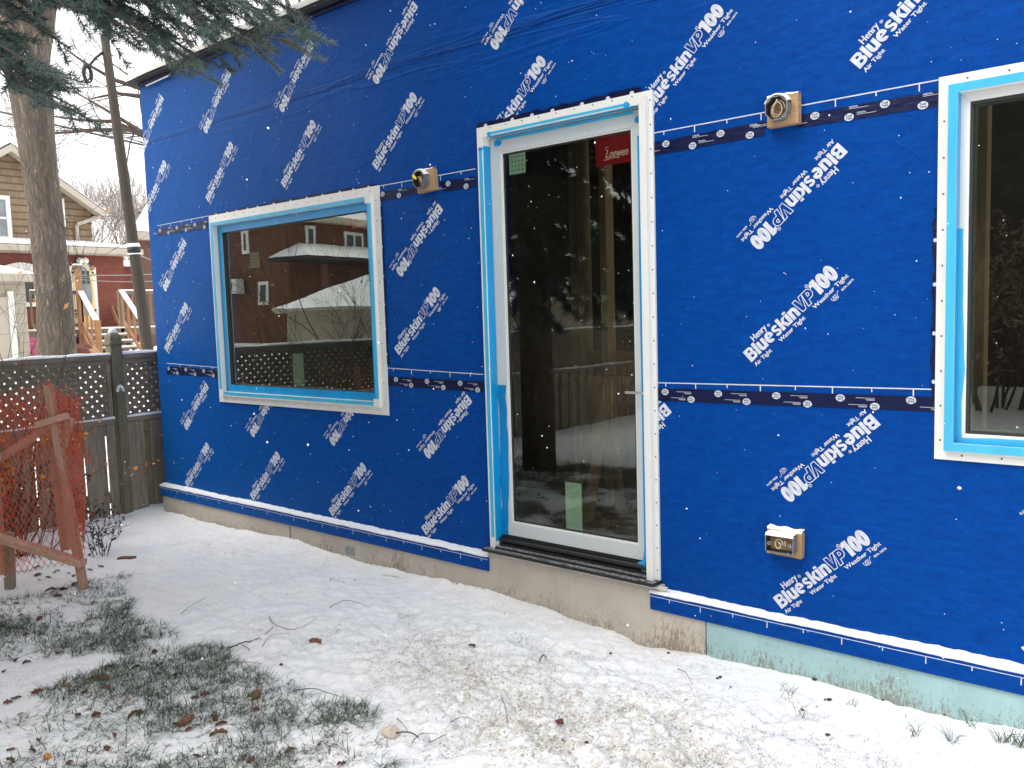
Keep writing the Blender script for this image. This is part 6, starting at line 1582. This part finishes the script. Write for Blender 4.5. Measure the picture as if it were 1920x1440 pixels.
def bough(p0, p1, sag, dens, fol=.45, L=.021, width=.55, step=.10):
    p0, p1 = np.array(p0, float), np.array(p1, float); n = 14; t = np.linspace(0, 1, n)[:, None]; P_ = p0 + (p1 - p0) * t; P_[:, 2] += sag * 4 * (t * (1 - t))[:, 0]
    P_[1:-1] += rs.randn(n - 2, 3) * .025; Lb = np.linalg.norm(p1 - p0); TW.tube(P_ - ST, np.linspace(.022, .0028, n), 6)
    seg = lambda u: (P_[min(int(u * (n - 1)), n - 2)] * (1 - (u * (n - 1) - min(int(u * (n - 1)), n - 2))) + P_[min(int(u * (n - 1)), n - 2) + 1] * (u * (n - 1) - min(int(u * (n - 1)), n - 2)))
    ax = (p1 - p0) / Lb; side = np.cross(ax, (0, 0, 1)); side /= np.linalg.norm(side)
    u = fol; k = 0
    for i in range(int(fol * (n - 1)), n - 1): needles(P_[i], P_[i + 1], int(60 * dens), L)
    while u < .985:
        q = seg(u); l = width * (1 - u) ** .75 * (.7 + .6 * rs.rand()) + .09; sg = 1 if k % 2 else -1
        d = ax * .75 + side * sg * .75 + rs.randn(3) * .12 + (0, 0, -.12); d /= np.linalg.norm(d)
        m_ = 3; pp = [q + d * l * j / m_ + np.array((0, 0, -.10 * l * (j / m_) ** 2)) for j in range(m_ + 1)]; TW.tube(np.array(pp) - ST, np.linspace(.0038, .0018, m_ + 1), 4)
        for j in range(m_): needles(pp[j], pp[j + 1], int(l / m_ * 900 * dens), L)
        nn = int(l / .075)
        for j in range(nn):
            v = (j + .6) / nn; b = pp[0] + (pp[-1] - pp[0]) * v; l2 = (.07 + .12 * (1 - v)) * (.7 + .6 * rs.rand()); d2 = d * .8 + side * rs.choice((-1, 1)) * .5 + rs.randn(3) * .25 + (0, 0, -.15); d2 /= np.linalg.norm(d2)
            TW.tube(np.array([b, b + d2 * l2]) - ST, [.0020, .0012], 3); needles(b, b + d2 * l2, int(l2 * 900 * dens), L)
        u += step / Lb; k += 1
TIPS = [((600, 72), 2.95, 3.3), ((585, 40), 3.1, 3.4), ((565, 85), 3.0, 3.3), ((540, 62), 2.8, 3.3), ((500, 92), 2.9, 3.2), ((465, 70), 3.1, 3.2), ((440, 98), 2.9, 3.15), ((388, 130), 2.9, 3.1), ((365, 100), 3.0, 3.1), ((340, 132), 2.8, 3.0), ((325, 78), 3.1, 3.3), ((265, 50), 3.0, 3.2), ((520, 10), 2.9, 3.6), ((430, 20), 3.1, 3.6),
        ((150, 208), 2.6, 2.7), ((130, 165), 2.8, 2.8), ((108, 195), 2.7, 2.7), ((90, 140), 2.6, 2.9), ((55, 140), 2.9, 2.9), ((25, 100), 2.7, 3.0), ((15, 150), 3.0, 2.7), ((5, 85), 2.9, 3.0), ((105, 70), 2.8, 3.0), ((375, 50), 2.8, 3.5), ((205, 20), 2.9, 3.4), ((295, 30), 3.2, 3.5), ((130, 20), 2.7, 3.3)]
for k, (px, t, z0) in enumerate(TIPS):
    tip = atD(*px, t); a = rs.uniform(-.25, .25); z0 = z0 + .25
    bough((ST[0] + a, ST[1] + .1, z0 + .1), tip, .16, 1.0, .60, .024, .36 if px[0] > 160 else .30, .075)
# inner whorls towards the yard and the rest of the crown, coarser
for k in range(120):
    a = k * 2.399; h = 1.65 + k * .066; R = 2.7 * (1 - k / 145) + .3
    v = np.array((math.cos(a), math.sin(a)))
    if v @ np.array((-.75, .66)) > .5: R = min(R, 1.5)
    while h < 3.7 and R > .4 and ST[1] + v[1] * R > -3.3 + .344 * abs(ST[0] + v[0] * R) - .45: R -= .1
    if h < 3.7 and v[0] > 0: R = min(R, 2.2)
    bough((ST[0], ST[1], h + .35), (ST[0] + v[0] * R, ST[1] + v[1] * R, h - .45), .1, .55, .10, .062, 1.05, .16)
m = MB(); m.tube([(0, 0, -.3), (0, 0, 2), (.05, 0, 6), (0, 0, 10.5)], [.17, .15, .09, .02], 12); o = m.build('trunk', M['bark'], smooth=True); o.parent = spr
o = TW.build('boughs', M['twig'], smooth=True); o.parent = spr
VV = np.concatenate(NL) - ST; print('needles', len(VV) // 4)
fast('needles', VV, np.arange(len(VV)).reshape(-1, 4), NM, spr, k=4)

# ------------------------------------------------------------------ falling snow
n = 3800; r_ = np.random.RandomState(77)
c = np.stack([r_.uniform(-7, 1.2, n), r_.uniform(-4.2, -.1, n), r_.uniform(.1, 3.6, n)], 1)
dist = np.linalg.norm(c - CP, axis=1); c = c[dist > .7]; n = len(c)
s = r_.uniform(.0007, .0021, (n, 1)); base = np.array([(1, 0, 0), (-1, 0, 0), (0, 1, 0), (0, -1, 0), (0, 0, 1), (0, 0, -1)], float)
VV = (c[:, None, :] + base[None] * s[:, None] * (1 + .5 * r_.randn(n, 6, 1) * .4)).reshape(-1, 3); f = np.array([(0, 2, 4), (2, 1, 4), (1, 3, 4), (3, 0, 4), (2, 0, 5), (1, 2, 5), (3, 1, 5), (0, 3, 5)])
F_ = (np.arange(n)[:, None, None] * 6 + f[None]).reshape(-1, 3)
tag(fast('falling_snow', VV, F_, M['snow']), 'loose snowflakes falling across the yard', 'snowflakes', kind='stuff')
